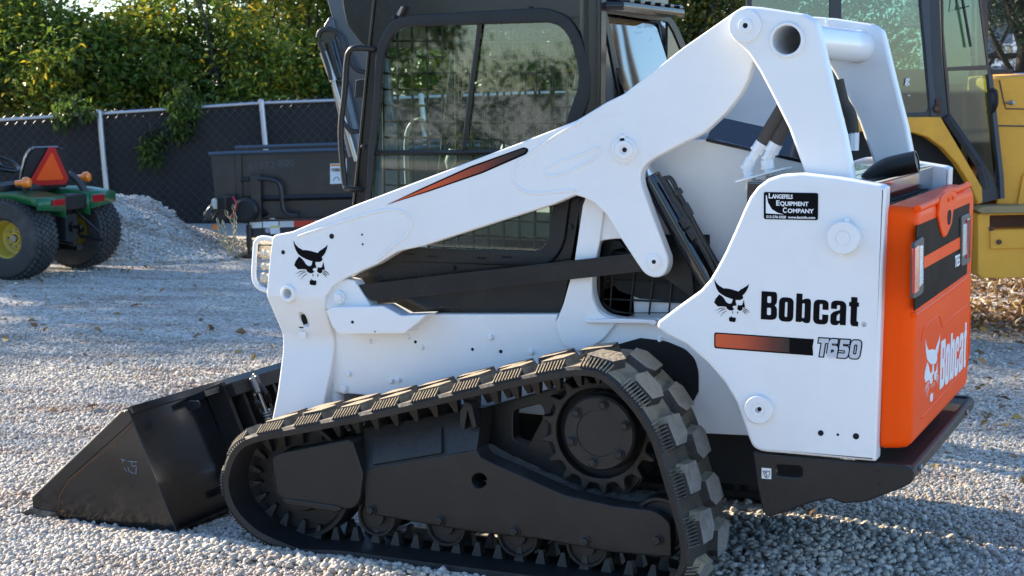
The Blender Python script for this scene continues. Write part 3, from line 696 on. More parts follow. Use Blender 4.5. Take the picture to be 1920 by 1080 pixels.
# ---- tailgate
XR = 1.222; PX = X(XR); TY0, TY1 = .305, 2*MIRC-.305
XT0 = Y(TY0).loc(1657,600).x
zt, zb = Y(TY0).loc(1716,388).y, Y(TY0).loc(1709,846).y
def rrect(y0,z0,y1,z1,r,n=8):
    out = []
    for cx,cz,a0 in ((y1-r,z1-r,0),(y0+r,z1-r,90),(y0+r,z0+r,180),(y1-r,z0+r,270)):
        for k in range(n+1):
            a = rad(a0+90*k/n); out.append((cx+r*math.cos(a), cz+r*math.sin(a)))
    return out
def tailgate(bm):
    lay = []
    for x, ins, r in ((XT0,.0,.03),(XT0+.01,-.002,.03),(XR-.045,0,.04),(XR-.022,.004,.045),(XR-.009,.014,.05),(XR-.002,.027,.05),(XR,.042,.05)):
        lay.append([bm.verts.new((x,y,z)) for y,z in rrect(TY0+ins,zb+ins,TY1-ins,zt-ins,r)])
    for a,b in zip(lay,lay[1:]):
        for k in range(len(a)): bm.faces.new((a[k],a[(k+1)%len(a)],b[(k+1)%len(b)],b[k]))
    bm.faces.new(lay[-1]); bm.faces.new(lay[0])
TG = link('tailgate', from_bm(bm_of(tailgate)), ORANGE, LO, 50)
XO = PX.off(-.0022)
plate('tailgate_panel', XO, [(1719,424),(1818.5,381),(1813,513),(1714.5,583)], .003, DECAL, TG)
plate('tailgate_stripe', PX.off(-.0034), [(1733,481.8),(1802,443.2),(1802,464.9),(1733,503.4)], .002, ORANGE, TG)
# moulded brow and badge in the middle of the upper edge
def brow(bm):
    pts = [(1724,392),(1745,383),(1760,375),(1772,362),(1783,357),(1793,357),(1806,352),(1818,347)]
    add_tube(bm, [PX.w(*p)+Vector((-.007,0,0)) for p in spline([Vector((*p,0)) for p in pts],6) for p in [(p.x,p.y)]], [.013]*43, 12)
link('tailgate_brow', from_bm(bm_of(brow)), ORANGE, TG, 60)
BD = plate('tailgate_badge', PX.off(-.010), [(1764,372,6),(1777,358,8),(1792,358,6),(1797,366),(1789,388),(1785,420),(1776,443,6),(1771,446,5),(1766,432),(1760,404),(1762,390)], .014, ORANGE, TG, bev=.006)
plate('badge_hole', PX.off(-.0115), [(1778,396,6),(1783,392,5),(1784,404),(1782,420,4),(1778,423,5),(1777,408)], .003, HOLE, BD)
link('badge_rivets', from_bm(bm_of(lambda bm: [add_lathe(bm, PX.off(-.009).w(x,y), (1,0,0), [(.008,0),(.007,.005),(.001,.008)], 14, cap=False) for x,y in ((1777,375),(1785,371))])), ORANGE, BD, 60)
for (o,h_) in (([(1715,456,3),(1731,443,4),(1733,447),(1732,546),(1728,553,4),(1713,561,3)], (((1716,466),(1724.5,459),(1723.5,546),(1715,552)), ((1725,462),(1731,459),(1731,533),(1724,540)))), ([(1803.5,406,3),(1818,399,3),(1821,403),(1820,487),(1816,495,3),(1803.5,500,3)], (((1814,411),(1820.5,408),(1820,482),(1813.5,486)), ((1806.5,422),(1813,418),(1812.5,478),(1806,482))))):
    tl = plate('tail_light', PX.off(-.010), o, .012, mat('lamp_bezel', (.06,.058,.055), .5), TG, bev=.004)
    plate('red_lens', PX.off(-.016), [(*q,2) for q in h_[0]], .010, RED, tl, bev=.003)
    plate('clear_lens', PX.off(-.014), [(*q,2) for q in h_[1]], .008, LENSW, tl, bev=.002)
    (a,b,c,d) = h_[1]
    link('lens_ribs', from_bm(bm_of(lambda bm: [add_tube(bm, [PX.off(-.0145).w(a[0]+(d[0]-a[0])*t, a[1]+(d[1]-a[1])*t), PX.off(-.0145).w(b[0]+(c[0]-b[0])*t, b[1]+(c[1]-b[1])*t)], .0016, 6) for t in [k/16 for k in range(1,16)]])), LENSW, tl, 60)
M_, l_ = on(PX, 1789,502, 1801.5,495.5, -.0032)
_, wn_ = num_mesh('T650', M_, .06, 1, 0, .0); link('model_decal', num_mesh('T650', M_, (PX.loc(1790,479)-PX.loc(1789.5,501)).length, l_/wn_*1.3, 0, 0)[0], DECALW, TG, 0)
M_, l_ = on(PX, 1761,731, 1809.5,686.5, -.0016)
h2 = (PX.loc(1762,643)-PX.loc(1761,731)).length; _, wl = word_mesh('Bobcat', M_, h2)
link('name_decal', word_mesh('Bobcat', M_, h2, l_/wl)[0], DECALW, TG, 0)
M_, l_ = on(PX, 1730,765, 1759,742, -.0016)
link('cat_head_decal', head_mesh(M_, (PX.loc(1733,637)-PX.loc(1730,765)).length, l_), DECALW, TG, 0)
# pressed outline round the lower field
link('pressed_outline', from_bm(bm_of(lambda bm: add_tube(bm, [PX.w(*p)+Vector((-.0015,0,0)) for p in [(1727,640),(1731,618),(1742,604),(1760,590),(1766,612),(1790,590),(1816,570),(1819,580),(1817,660),(1812,690),(1735,775),(1728,784)]], .005, 8))), ORANGE, TG, 60)
link('panel_lip', from_bm(bm_of(lambda bm: add_tube(bm, [PX.w(*p)+Vector((-.004,0,0)) for p in [(1716,592),(1740,575),(1780,546),(1812,521),(1817,510)]], .010, 10))), ORANGE, TG, 60)
def hinges(bm):
    for y0,y1 in ((440,470),(760,810)):
        a = Y(.335).loc(1655,y0); b = Y(.335).loc(1655,y1); add_box(bm, (XT0-.035,.33,b.y), (XT0+.005,.36,a.y), .004)
link('tailgate_hinges', from_bm(bm_of(hinges)), STEEL, TG, 30)
link('tailgate_seal', from_bm(bm_of(lambda bm: add_box(bm, (XT0-.05,.35,zb+.02), (XT0+.002,1.55,zt-.02)))), DARK, TG)
# ---- engine cover, exhaust
zh = Y(.335).loc(1600,338).y
def hood(bm):
    add_box(bm, (.62,.345,zh-.10), (XT0-.06,2*MIRC-.345,zh-.012), .01)
HOODM = mat('hood_black', (.02,.022,.025), .12, var=.15, coat=1, dirt=(.05,.05,.05), damt=.15)
HO = link('engine_cover', from_bm(bm_of(hood)), HOODM, LO)
link('cover_rib', from_bm(bm_of(lambda bm: add_box(bm, (.70,.5,zh-.012), (.90,1.40,zh+.004), .005), lambda bm: add_box(bm, (XT0-.1,.345,zh-.02), (XT0-.055,1.555,zh-.004), .006))), HOODM, HO)
def pslope(bm):                                            # louvred shoulder between engine wall and cab
    a = [Y(.605).w(1325,262), Y(.605).w(1520,306)]; b = [p+Vector((0,.10,.085)) for p in a]
    vs = [bm.verts.new(p) for p in (a[0],a[1],b[1],b[0])]; bm.faces.new(vs)
    v2 = [bm.verts.new(p+Vector((0,.05,-.05))) for p in (a[0],a[1],b[1],b[0])]; bm.faces.new(v2)
    for k in range(4): bm.faces.new((vs[k],vs[(k+1)%4],v2[(k+1)%4],v2[k]))
link('cover_shoulder', from_bm(bm_of(pslope)), HOODM, HO, 0)
link('shoulder_trim', from_bm(bm_of(lambda bm: add_tube(bm, [Y(.60).w(1325,262), Y(.60).w(1520,306)], .007, 8))), BLACK, HO)
def frombox(bm): add_box(bm, (.05,.70,zh-.25), (.66,1.2,zh+.06), .02)
link('cover_front', from_bm(bm_of(frombox)), HOODM, HO)
EXP = Y(.80)
def exhaust(bm):
    pts = spline([EXP.w(1622,352), EXP.w(1642,330), EXP.w(1664,316), EXP.w(1690,309), EXP.w(1718,303)], 6)
    add_tube(bm, pts, .040, 20)
    e, d = pts[-1], (pts[-1]-pts[-2]).normalized()
    add_lathe(bm, e, d, [(.040,0),(.0405,.004),(.034,.004),(.032,-.06),(.001,-.06)], 20, cap=False)
link('exhaust_pipe', from_bm(bm_of(exhaust)), BLACKM, LO, 50)
# ---- lift cylinder and hose runs
CY = Y(.535)
def cyl(bm):
    a, b = CY.w(1219,330), CY.w(1340,545); d = (b-a).normalized(); L = (b-a).length
    add_lathe(bm, a, d, [(.025,.0),(.038,.002),(.040,.012),(.040,L),(.001,L)], 32, cap=False)
CYL = both('lift_cylinder', cyl, mat('cylinder_gloss', (.008,.008,.010), .12, coat=1), LO, 40)
def rod(bm):
    a, b = CY.w(1219,330), CY.w(1340,545); d = (b-a).normalized(); add_lathe(bm, a-d*.16, d, [(.021,0),(.021,.165)], 24)
link('cylinder_rod', from_bm(bm_of(rod)), CHROME, CYL, 40)
H1 = Y(.475)
def hoses1(bm):
    add_tube(bm, spline([H1.w(1242,332), H1.w(1250,345), H1.w(1262,365), H1.w(1290,412), H1.w(1328,480), H1.w(1352,530)], 6), .011, 10)
    add_tube(bm, spline([H1.w(1243,345), H1.w(1246,336), H1.w(1255,333), H1.w(1263,342), H1.w(1270,358), H1.w(1285,385), H1.w(1308,430), H1.w(1345,495)], 6), .0085, 10)
    for (x0,y0,x1,y1,r) in ((1280,408,1290,426,.0165),(1293,430,1304,448,.0155),(1270,355,1276,364,.014),(1284,382,1296,404,.0135)):
        a, b = H1.w(x0,y0,-.002), H1.w(x1,y1,-.002); add_tube(bm, [a,b], r, 6)
    add_lathe(bm, H1.w(1274,361,-.012), (0,-1,0), [(.012,0),(.012,.012),(.008,.014)], 12)
link('cylinder_hoses', from_bm(bm_of(hoses1)), HOSE, LO, 40)
H2 = Y(.47)
def sleeves(bm):
    add_tube(bm, spline([H2.w(1478,165,.03), H2.w(1468,200,.01), H2.w(1447,238), H2.w(1430,268)], 6), .0255, 14)
    add_tube(bm, spline([H2.w(1490,190,.03), H2.w(1478,222,.01), H2.w(1464,250), H2.w(1455,268)], 6), .0235, 14)
link('lift_hoses', from_bm(bm_of(sleeves)), SLEEVE, LO, 60)
def fits(bm):
    for P_ in ([(1430,268),(1420,284),(1408,302),(1400,318),(1405,330),(1410,352)], [(1455,268),(1446,284),(1438,300),(1440,316),(1446,330)]):
        w_ = [H2.w(*p) for p in P_]; rs = [.026,.021,.023,.018,.020,.014][:len(w_)]
        for i in range(len(w_)-1):
            a, b = w_[i], w_[i+1]; add_tube(bm, [a, b], rs[i], 8 if i % 2 else 14)
            add_tube(bm, [a.lerp(b,.82), a.lerp(b,1.05)], rs[i]*1.12, 6)
    add_tube(bm, [H2.w(1398,352), H2.w(1418,350)], .014, 6)
FT = link('hose_fittings', from_bm(bm_of(fits)), WHITE, LO, 35)
def bracket(bm):
    a = [H2.w(1388,337,-.06), H2.w(1476,313,-.06)]; M_ = [a[0], a[1], a[1]+Vector((0,.13,0)), a[0]+Vector((0,.13,0))]
    vs = [bm.verts.new(p) for p in M_]; bm.faces.new(vs); v2 = [bm.verts.new(p-Vector((0,0,.007))) for p in M_]; bm.faces.new(v2)
    for k in range(4): bm.faces.new((vs[k],vs[(k+1)%4],v2[(k+1)%4],v2[k]))
link('hose_bracket', from_bm(bm_of(bracket)), WHITE, LO, 0)
def farhose(bm):
    G = Y(1.35)
    add_tube(bm, spline([G.w(1570,150), G.w(1580,190), G.w(1594,215), G.w(1599,250)], 6), .026, 12)
link('lift_hoses', from_bm(bm_of(farhose)), SLEEVE, LO, 60)
link('hose_fittings', from_bm(bm_of(lambda bm: add_tube(bm, [Y(1.35).w(1599,248), Y(1.35).w(1598,282)], .026, 10))), WHITE, LO, 35)
# ---- cab
CYW = .56; PC = Y(CYW)
open_px = [(702,278),(712,180),(719,92,26),(742,56,14),(774,49),(1024,41,14),(1052,49,16),(1071,79,14),(1085,134,14),(1082,167,10),(1062,222),(1046,300),(1036,385),(1030,445,14),(1015,466,10),(994,473),(789,464),(700,460),(690,440)]
CAB = plate('cab_frame', PC, [(640,600),(661,384),(672,278),(691,88),(703,-45),(1096,-45),(1116,30,20),(1126,130),(1124,250),(1090,372),(1066,526),(1050,600)], .035, BLACK, LO, holes=[fillet(open_px)], bev=.008, both=True)
ring_px = [(690,278),(700,180),(704,84,30),(735,34,20),(774,28),(1018,14,10),(1064,27,24),(1089,69,16),(1108,139,14),(1106,185,12),(1088,232),(1074,300),(1066,385),(1056,460,22),(1036,492,16),(994,500),(789,492),(690,490),(680,440)]
plate('window_surround', Y(CYW-.016), ring_px, .016, BLACKM, CAB, holes=[fillet(open_px)], bev=.006)
GW = plate('side_window', Y(CYW+.016), [(696,480),(700,270),(712,70),(740,40),(1050,36),(1095,130),(1085,230),(1045,480)], .005, GLASS, CAB)
def wrails(bm):
    G = Y(CYW+.006)
    add_tube(bm, [G.w(700,287), G.w(880,286), G.w(960,285)], .011, 4); add_tube(bm, [G.w(900,42), G.w(868,284)], .010, 4)
link('window_rails', from_bm(bm_of(wrails)), BLACKM, CAB, 0)
def screen(y):
    def f(bm):
        G = Y(CYW)
        z0, z1 = G.loc(800,470).y, G.loc(800,45).y; x0, x1 = G.loc(700,278).x+.02, G.loc(1085,134).x
        n = int((x1-x0)/.062)
        for k in range(n+1): x = x0+(x1-x0)*k/n; add_tube(bm, [Vector((x+.0,y,z0)), Vector((x,y,z1))], .0055, 6)
        n = int((z1-z0)/.062)
        for k in range(n+1): z = z0+(z1-z0)*k/n; add_tube(bm, [Vector((x0,y+.006,z)), Vector((x1,y+.006,z))], .0055, 6)
    return f
link('window_screen', from_bm(bm_of(screen(CYW+.05))), BLACKM, CAB, 50)
link('window_screen', from_bm(bm_of(screen(2*MIRC-CYW-.06))), BLACKM, CAB, 50)
# rear wall and window
xw = PC.loc(1126,110).x; RW = X(xw)
rw_open = [(1136,24,6),(1250,41,6),(1262,62),(1276,95,5),(1290,160),(1310,240),(1185,240),(1168,168)]
zc0, zc1 = PC.loc(900,600).y, PC.loc(1100,-40).y
me = curve_mesh([[Vector((a,b)) for a,b in ((CYW-.01,zc0),(2*MIRC-CYW+.01,zc0),(2*MIRC-CYW+.01,zc1),(CYW-.01,zc1))], [RW.loc(*p) for p in fillet(rw_open)]], RW.mx(), .010, .002)
link('rear_wall', me, BLACK, CAB, 35)
me = curve_mesh([[RW.loc(*p) for p in fillet([(1126,14,6),(1258,33,6),(1272,58),(1288,95),(1305,165),(1322,250),(1172,250),(1156,168)])], [RW.loc(*p) for p in fillet(rw_open)]], RW.mx(-.006), .008, .002)
link('rear_window_seal', me, BLACKM, CAB, 35)
me = curve_mesh([[RW.loc(*p) for p in fillet([(1130,16),(1256,34),(1300,130),(1318,245),(1175,245)])]], RW.mx(.012), .006)
zw = RW.loc(1200,16).y
for v in me.vertices: v.co.x += (zw-v.co.z)*.17-.022               # the pane leans back at the top
link('rear_window', me, GLASSB, CAB, 0)
# rounded corner post between side and rear
link('corner_post', from_bm(bm_of(lambda bm: add_box(bm, (xw-.09,CYW-.012,zc0), (xw+.012,CYW+.06,zc1), .035))), BLACK, CAB, 50)
xf = PC.loc(697,20).x
zr = PC.loc(1115,6).y
def roof(bm):
    add_box(bm, (xf-.02,CYW-.03,zc1-.02), (xw+.03,2*MIRC-CYW+.03,zc1+.07), .03)
    # overhanging ribbed cap at the back
    z = RW.loc(1136,14).y
    add_box(bm, (xw-.25,CYW+.02,z-.012), (xw+.085,2*MIRC-CYW-.02,z+.02), .012)
    for k in range(6):
        y = CYW+.10+k*.12; add_box(bm, (xw-.25,y,z+.018), (xw+.08,y+.05,z+.034), .006)
link('cab_roof', from_bm(bm_of(roof)), BLACK, CAB, 40)
plate('front_visor', Y(CYW-.004), [(640,-60),(642,8),(650,47,5),(678,83,5),(692,88),(704,-60)], .8, BLACK, CAB, bev=.006)
def grab(bm):
    G = Y(CYW-.05)
    pts = [(693,92),(668,90),(655,97),(650,118),(646,175),(639,240),(642,300),(647,345),(653,354),(668,357)]
    w_ = [G.w(*p) for p in pts]; w_[0].y = CYW+.01; w_[-1].y = CYW+.01
    add_tube(bm, spline(w_, 6), .0125, 12)
link('grab_handle', from_bm(bm_of(grab)), BLACKM, CAB, 60)
link('front_pillar_trim', from_bm(bm_of(lambda bm: add_tube(bm, [Y(CYW-.004).w(x,y) for x,y in ((663,384),(674,278),(692,92),(704,-20))], .006, 8))), BLACK, CAB, 60)
plate('door_latch', Y(CYW+.03), [(667,150,2),(686,147,2),(684,182,2),(664,184,2)], .05, BLACKM, CAB, bev=.003)
link('cab_bolts', from_bm(bm_of(lambda bm: [bolt(bm, Y(CYW-.001), x, y, .009, .012) for x,y in ((850,502),(983,494),(1070,425),(682,275),(740,33),(995,17),(1074,214))])), BLACKM, CAB, 30)
link('frame_slots', from_bm(bm_of(lambda bm: [add_box(bm, Y(CYW-.0175).w(x-9,y+1.5), Y(CYW-.0165).w(x+9,y-1.5)) for x,y in ((812,481),(903,484),(950,482),(767,476))])), HOLE, CAB, 0)
plate('lamp_stub', Y(CYW-.03), [(742,28,2),(752,10,3),(756,12,3),(748,30,2)], .03, STEEL, CAB, bev=.004)
# interior: floor, seat, joysticks, far wall
xi0, xi1 = PC.loc(700,300).x, xw
link('cab_floor', from_bm(bm_of(lambda bm: add_box(bm, (xi0,CYW+.04,zc0), (xi1,2*MIRC-CYW-.04,zc0+.14)))), DARK, CAB)
def seat(bm):
    x = xi0+.52; z = zc0+.30
    add_box(bm, (x-.25,.72,z), (x+.25,1.18,z+.13), .05)
    M_ = Matrix.Translation((x+.22,.95,z+.10)) @ Matrix.Rotation(rad(10),4,'Y')
    add_box(bm, (-.06,-.25,0), (.06,.25,.52), .05, M_); add_box(bm, (-.05,-.15,.5), (.05,.15,.72), .05, M_)
    for y in (.68,1.18): add_box(bm, (x-.2,y,z+.2), (x+.15,y+.06,z+.26), .02)
ST = link('operator_seat', from_bm(bm_of(seat)), SEAT, CAB, 50)
def sticks(bm):
    for y in (.68,1.2):
        b = Vector((xi0+.30,y,zc0+.42)); add_tube(bm, spline([b, b+Vector((0,0,.10)), b+Vector((-.02,0,.17)), b+Vector((0,0,.24))],4), [.012]*9+[.022]*3+[.02], 10)
    add_tube(bm, spline([Vector((xi0+.10,.66,zc0+.5)), Vector((xi0+.10,.66,zc0+.72)), Vector((xi0+.16,.66,zc0+.78)), Vector((xi0+.2,.66,zc0+.72))],5), .010, 10)
    add_tube(bm, [Vector((xi1-.18,.70,zc0+.6)), Vector((xi1-.10,.70,zc0+1.3))], .018, 10); add_tube(bm, [Vector((xi1-.35,1.2,zc0+.6)), Vector((xi1-.28,1.2,zc0+1.3))], .014, 10)
link('control_levers', from_bm(bm_of(sticks)), mat('grey_plastic', (.3,.3,.3), .5), CAB, 50)
# ---- bucket
BY0, BY1 = .055, 2*MIRC-.055; PB = Y(BY0)
side_px = [(60,934),(229,772),(240,769),(330,994),(327,1005),(300,1000),(107,972),(62,958)]
BK = thing('bucket', None, None) if False else None
def shell(bm):
    pr = [PB.loc(*p) for p in ((240,769),(252,800),(292,898),(326,985),(329,998),(318,1006),(104,974),(64,962))]
    inn = [PB.loc(*p) for p in ((232,776),(243,805),(282,900),(312,980),(314,990),(306,996),(104,966),(66,957))]
    for y in (BY0+.012, BY1-.012): pass
    A = [[bm.verts.new((p.x,y,p.y)) for p in pr] for y in (BY0+.012,BY1-.012)]; I = [[bm.verts.new((p.x,y,p.y)) for p in inn] for y in (BY0+.012,BY1-.012)]
    n = len(pr)
    for k in range(n-1):
        bm.faces.new((A[0][k],A[0][k+1],A[1][k+1],A[1][k])); bm.faces.new((I[0][k],I[0][k+1],I[1][k+1],I[1][k]))
    for e in (0,n-1): bm.faces.new((A[0][e],I[0][e],I[1][e],A[1][e]))
    for s in (0,1):
        for k in range(n-1): bm.faces.new((A[s][k],A[s][k+1],I[s][k+1],I[s][k]))
BK = link('bucket', from_bm(bm_of(shell)), BUCKET, LO, 20)
o = plate('bucket_side', PB, side_px, .022, BUCKET, BK, bev=.003)
mirror_child(o, 'bucket_side', BK)
plate('side_edge_strip', Y(BY0-.006), [(60,934),(229,772),(241,770),(246,790),(236,800),(130,895),(110,925),(106,971),(62,958)], .006, BUCKET, BK, bev=.0015)
link('weld_seam', from_bm(bm_of(lambda bm: add_tube(bm, [PB.w(*p) for p in ((249,795),(215,832),(170,866),(130,899),(112,928),(107,970))], .0045, 6))), RUST, BK)
link('chalk_mark', from_bm(bm_of(lambda bm: [add_tube(bm, [PB.w(*p,-.001) for p in q], .0016, 5) for q in ([(227,861),(236,863)],[(231,862),(230,868)],[(240,865),(257,866)],[(247,866),(248,874),(256,873)],[(233,877),(238,884)],[(240,876),(243,884),(252,888)],[(256,876),(255,889)])])), mat('blue_chalk', (.16,.22,.30), .9), BK, 0)
EDGE_LIT = mat('sunlit_edge_steel', (.30,.28,.26), .38, metal=.8, var=.35, vscale=30, bump=.2, dirt=(.10,.06,.035), dscale=8, damt=.8)
link('sunlit_edge', from_bm(bm_of(lambda bm: add_tube(bm, [PB.w(60,933), PB.w(229,771), PB.w(240,769)], .004, 6))), EDGE_LIT, BK, 40)  # bright tube paints in the sun catching the bucket's top edge
def lip(bm):
    p = [PB.loc(38,974), PB.loc(62,958), PB.loc(110,966), PB.loc(100,976)]
    vs = [[bm.verts.new((q.x-.02*(k in (0,3)), y, q.y+.014)) for k, q in enumerate(p)] for y in (BY0-.014, BY1+.014)]
    for k in range(4): bm.faces.new((vs[0][k],vs[0][(k+1)%4],vs[1][(k+1)%4],vs[1][k]))
    bm.faces.new(vs[0]); bm.faces.new(vs[1])
link('cutting_edge', from_bm(bm_of(lip)), mat('worn_cutting_edge', (.03,.03,.032), .4, var=.3, dirt=(.22,.2,.18), dscale=9, damt=.9), BK, 0)
tl_, bl_ = PB.loc(241,769), PB.loc(329,996)
bd = (Vector((bl_.x,bl_.y))-Vector((tl_.x,tl_.y))); bn = Vector((-bd.y, bd.x)).normalized()
if bn.x < 0: bn = -bn
def bk(t, o, y): p = tl_+bd*t+bn*o; return Vector((p.x, y, p.y))
def bar(bm, t0, t1, o0, o1, y0, y1, t0b=None, t1b=None):
    q = [(t0,o0),(t1,o0),(t1 if t1b is None else t1b,o1),(t0 if t0b is None else t0b,o1)]
    vs = [[bm.verts.new(bk(t,o,y)) for t,o in q] for y in (y0,y1)]
    for k in range(4): bm.faces.new((vs[0][k],vs[0][(k+1)%4],vs[1][(k+1)%4],vs[1][k]))
    bm.faces.new(vs[0]); bm.faces.new(vs[1])
def backparts(bm):
    bar(bm, -.02, .035, -.035, .020, BY0, BY1)             # top lip bar
    bar(bm, .62, .64, 0, .006, BY0, BY1)                   # seam
    bar(bm, .04, .09, .0, .09, .45, 1.45)
    bar(bm, .80, .86, .0, .10, .45, 1.45)
link('back_stiffeners', from_bm(bm_of(backparts)), BUCKET, BK, 0)
def qa(bm):
    bar(bm, .02, .70, .002, .10, .575, .60)
    for y in (.66,.73,.82,.90,1.25,1.32): bar(bm, .10, .72, .02, .12, y, y+.022, .16, .66)
    bar(bm, .05, .16, .03, .13, .60, 1.36)
    bar(bm, .66, .76, .03, .13, .60, 1.36)
QA = link('quick_coupler', from_bm(bm_of(qa)), BLACKM, LO, 0)
def springs(bm):
    for (t0,t1,y) in ((.06,.20,.75),(.36,.62,.745)):
        N_ = 90; add_tube(bm, [bk(t0+(t1-t0)*k/N_, .14+.020*math.cos(k*.75), y+.020*math.sin(k*.75)) for k in range(N_)], .0055, 6)
    add_tube(bm, [bk(.04,.14,.75), bk(.70,.14,.745)], .009, 8)
link('coupler_springs', from_bm(bm_of(springs)), STEEL, QA, 60)
def lever(bm):
    add_tube(bm, spline([bk(.30,.16,.77), bk(.22,.18,.74), bk(.12,.15,.76), bk(.04,.12,.80)],5), .012, 8)
    add_lathe(bm, bk(.29,.10,.735), (0,-1,0), [(.028,-.02),(.028,.02),(.012,.022)], 18)
link('coupler_lever', from_bm(bm_of(lever)), BLACKM, QA, 50)
plate('loop_bracket', Y(.30), [(345,757),(352,752,3),(372,752,4),(374,764,4),(366,770),(352,770)], .01, BUCKET, BK)
# ================================================================== GROUND
def gravel_mat(name, attr=False):
    M = bpy.data.materials.new(name); M.use_nodes = True; N = M.node_tree.nodes; L = M.node_tree.links; b = N['Principled BSDF']
    geo = N.new('ShaderNodeNewGeometry')
    def noise(sc, det=5, vec=None, r=.6):
        n = N.new('ShaderNodeTexNoise'); n.inputs['Scale'].default_value = sc; n.inputs['Detail'].default_value = det; n.inputs['Roughness'].default_value = r
        L.new(vec or geo.outputs['Position'], n.inputs['Vector']); return n.outputs['Fac']
    def ramp(fac, stops):
        c = N.new('ShaderNodeValToRGB'); e = c.color_ramp.elements
        e[0].position, e[0].color = stops[0][0], (*stops[0][1],1); e[1].position, e[1].color = stops[-1][0], (*stops[-1][1],1)
        for p, q in stops[1:-1]: x = e.new(p); x.color = (*q,1)
        L.new(fac, c.inputs[0]); return c.outputs[0]
    def mix(f, a, c, mode='MIX'):
        m_ = N.new('ShaderNodeMix'); m_.data_type = 'RGBA'; m_.blend_type = mode
        L.new(f, m_.inputs[0]) if not isinstance(f, float) else setattr(m_.inputs[0], 'default_value', f)
        for s, v in ((6,a),(7,c)):
            L.new(v, m_.inputs[s]) if not isinstance(v, tuple) else setattr(m_.inputs[s], 'default_value', (*v,1))
        return m_.outputs[2]
    if attr:
        at_ = N.new('ShaderNodeAttribute'); at_.attribute_name = 'tone'
        col = ramp(at_.outputs['Fac'], [(0,(.20,.17,.135)),(.15,(.34,.295,.24)),(.4,(.47,.42,.35)),(.75,(.58,.53,.455)),(1,(.74,.69,.61))])
        col = mix(noise(60,3), mix(.25, col, (.12,.11,.1)), col)
    else:
        vo = N.new('ShaderNodeTexVoronoi'); vo.inputs['Scale'].default_value = 46; L.new(geo.outputs['Position'], vo.inputs['Vector'])
        sp = N.new('ShaderNodeSeparateColor'); L.new(vo.outputs['Color'], sp.inputs[0])
        col = ramp(sp.outputs[0], [(0,(.27,.24,.20)),(.25,(.41,.375,.32)),(.7,(.54,.50,.43)),(1,(.66,.62,.55))])
    # strewn pine needles and dirt, drawn out along the wheel tracks
    m0 = N.new('ShaderNodeMapping'); m0.inputs['Rotation'].default_value = (0,0,-YAW+.05); L.new(geo.outputs['Position'], m0.inputs['Vector'])
    mp = N.new('ShaderNodeMapping'); mp.inputs['Scale'].default_value = (.5,2.4,1); L.new(m0.outputs[0], mp.inputs['Vector'])
    st = noise(1.3,8,mp.outputs[0],.72)
    f = N.new('ShaderNodeMapRange'); f.inputs[1].default_value = .49; f.inputs[2].default_value = .60; f.inputs[4].default_value = .55; L.new(st, f.inputs[0])
    big = N.new('ShaderNodeMapRange'); big.inputs[1].default_value = .36; big.inputs[2].default_value = .52; L.new(noise(.35,3), big.inputs[0])
    mu = N.new('ShaderNodeMath'); mu.operation = 'MULTIPLY'; L.new(f.outputs[0], mu.inputs[0]); L.new(big.outputs[0], mu.inputs[1])
    col = mix(mu.outputs[0], col, (.27,.165,.105))
    L.new(col, b.inputs['Base Color']); b.inputs['Roughness'].default_value = .85; b.inputs['Specular IOR Level'].default_value = .3
    if not attr:
        bp = N.new('ShaderNodeBump'); bp.inputs['Strength'].default_value = .55; bp.inputs['Distance'].default_value = .014
        ad = N.new('ShaderNodeMath'); ad.operation = 'MULTIPLY_ADD'; ad.inputs[1].default_value = -1; L.new(vo.outputs['Distance'], ad.inputs[0]); L.new(noise(9,6), ad.inputs[2])
        L.new(ad.outputs[0], bp.inputs['Height']); L.new(bp.outputs[0], b.inputs['Normal'])
    return M
GMAT = gravel_mat('gravel_ground'); SMAT = gravel_mat('gravel_stones', True)
def zg(x, y): return .012*np.sin(x*2.1+y*.7)*np.sin(y*1.7-x*.4) + .006*np.sin(x*5.3+1)*np.sin(y*4.1)
def ground(bm):
    xs = np.concatenate([[-400,-120,-40,-20], np.linspace(-14,8,140), [20,60,150,400]]); ys = np.concatenate([[-200,-60,-20,-8], np.linspace(-2,16,110), [25,50,120,600]])
    g = [[bm.verts.new((x, y, (zg(x,y)-.012) if -14 <= x <= 8 and -2 <= y <= 16 else -.012)) for y in ys] for x in xs]
    for a, b_ in zip(g, g[1:]):
        for j in range(len(ys)-1): bm.faces.new((a[j],b_[j],b_[j+1],a[j+1]))
tag(link('ground', from_bm(bm_of(ground)), GMAT, None, 60), kind='structure')
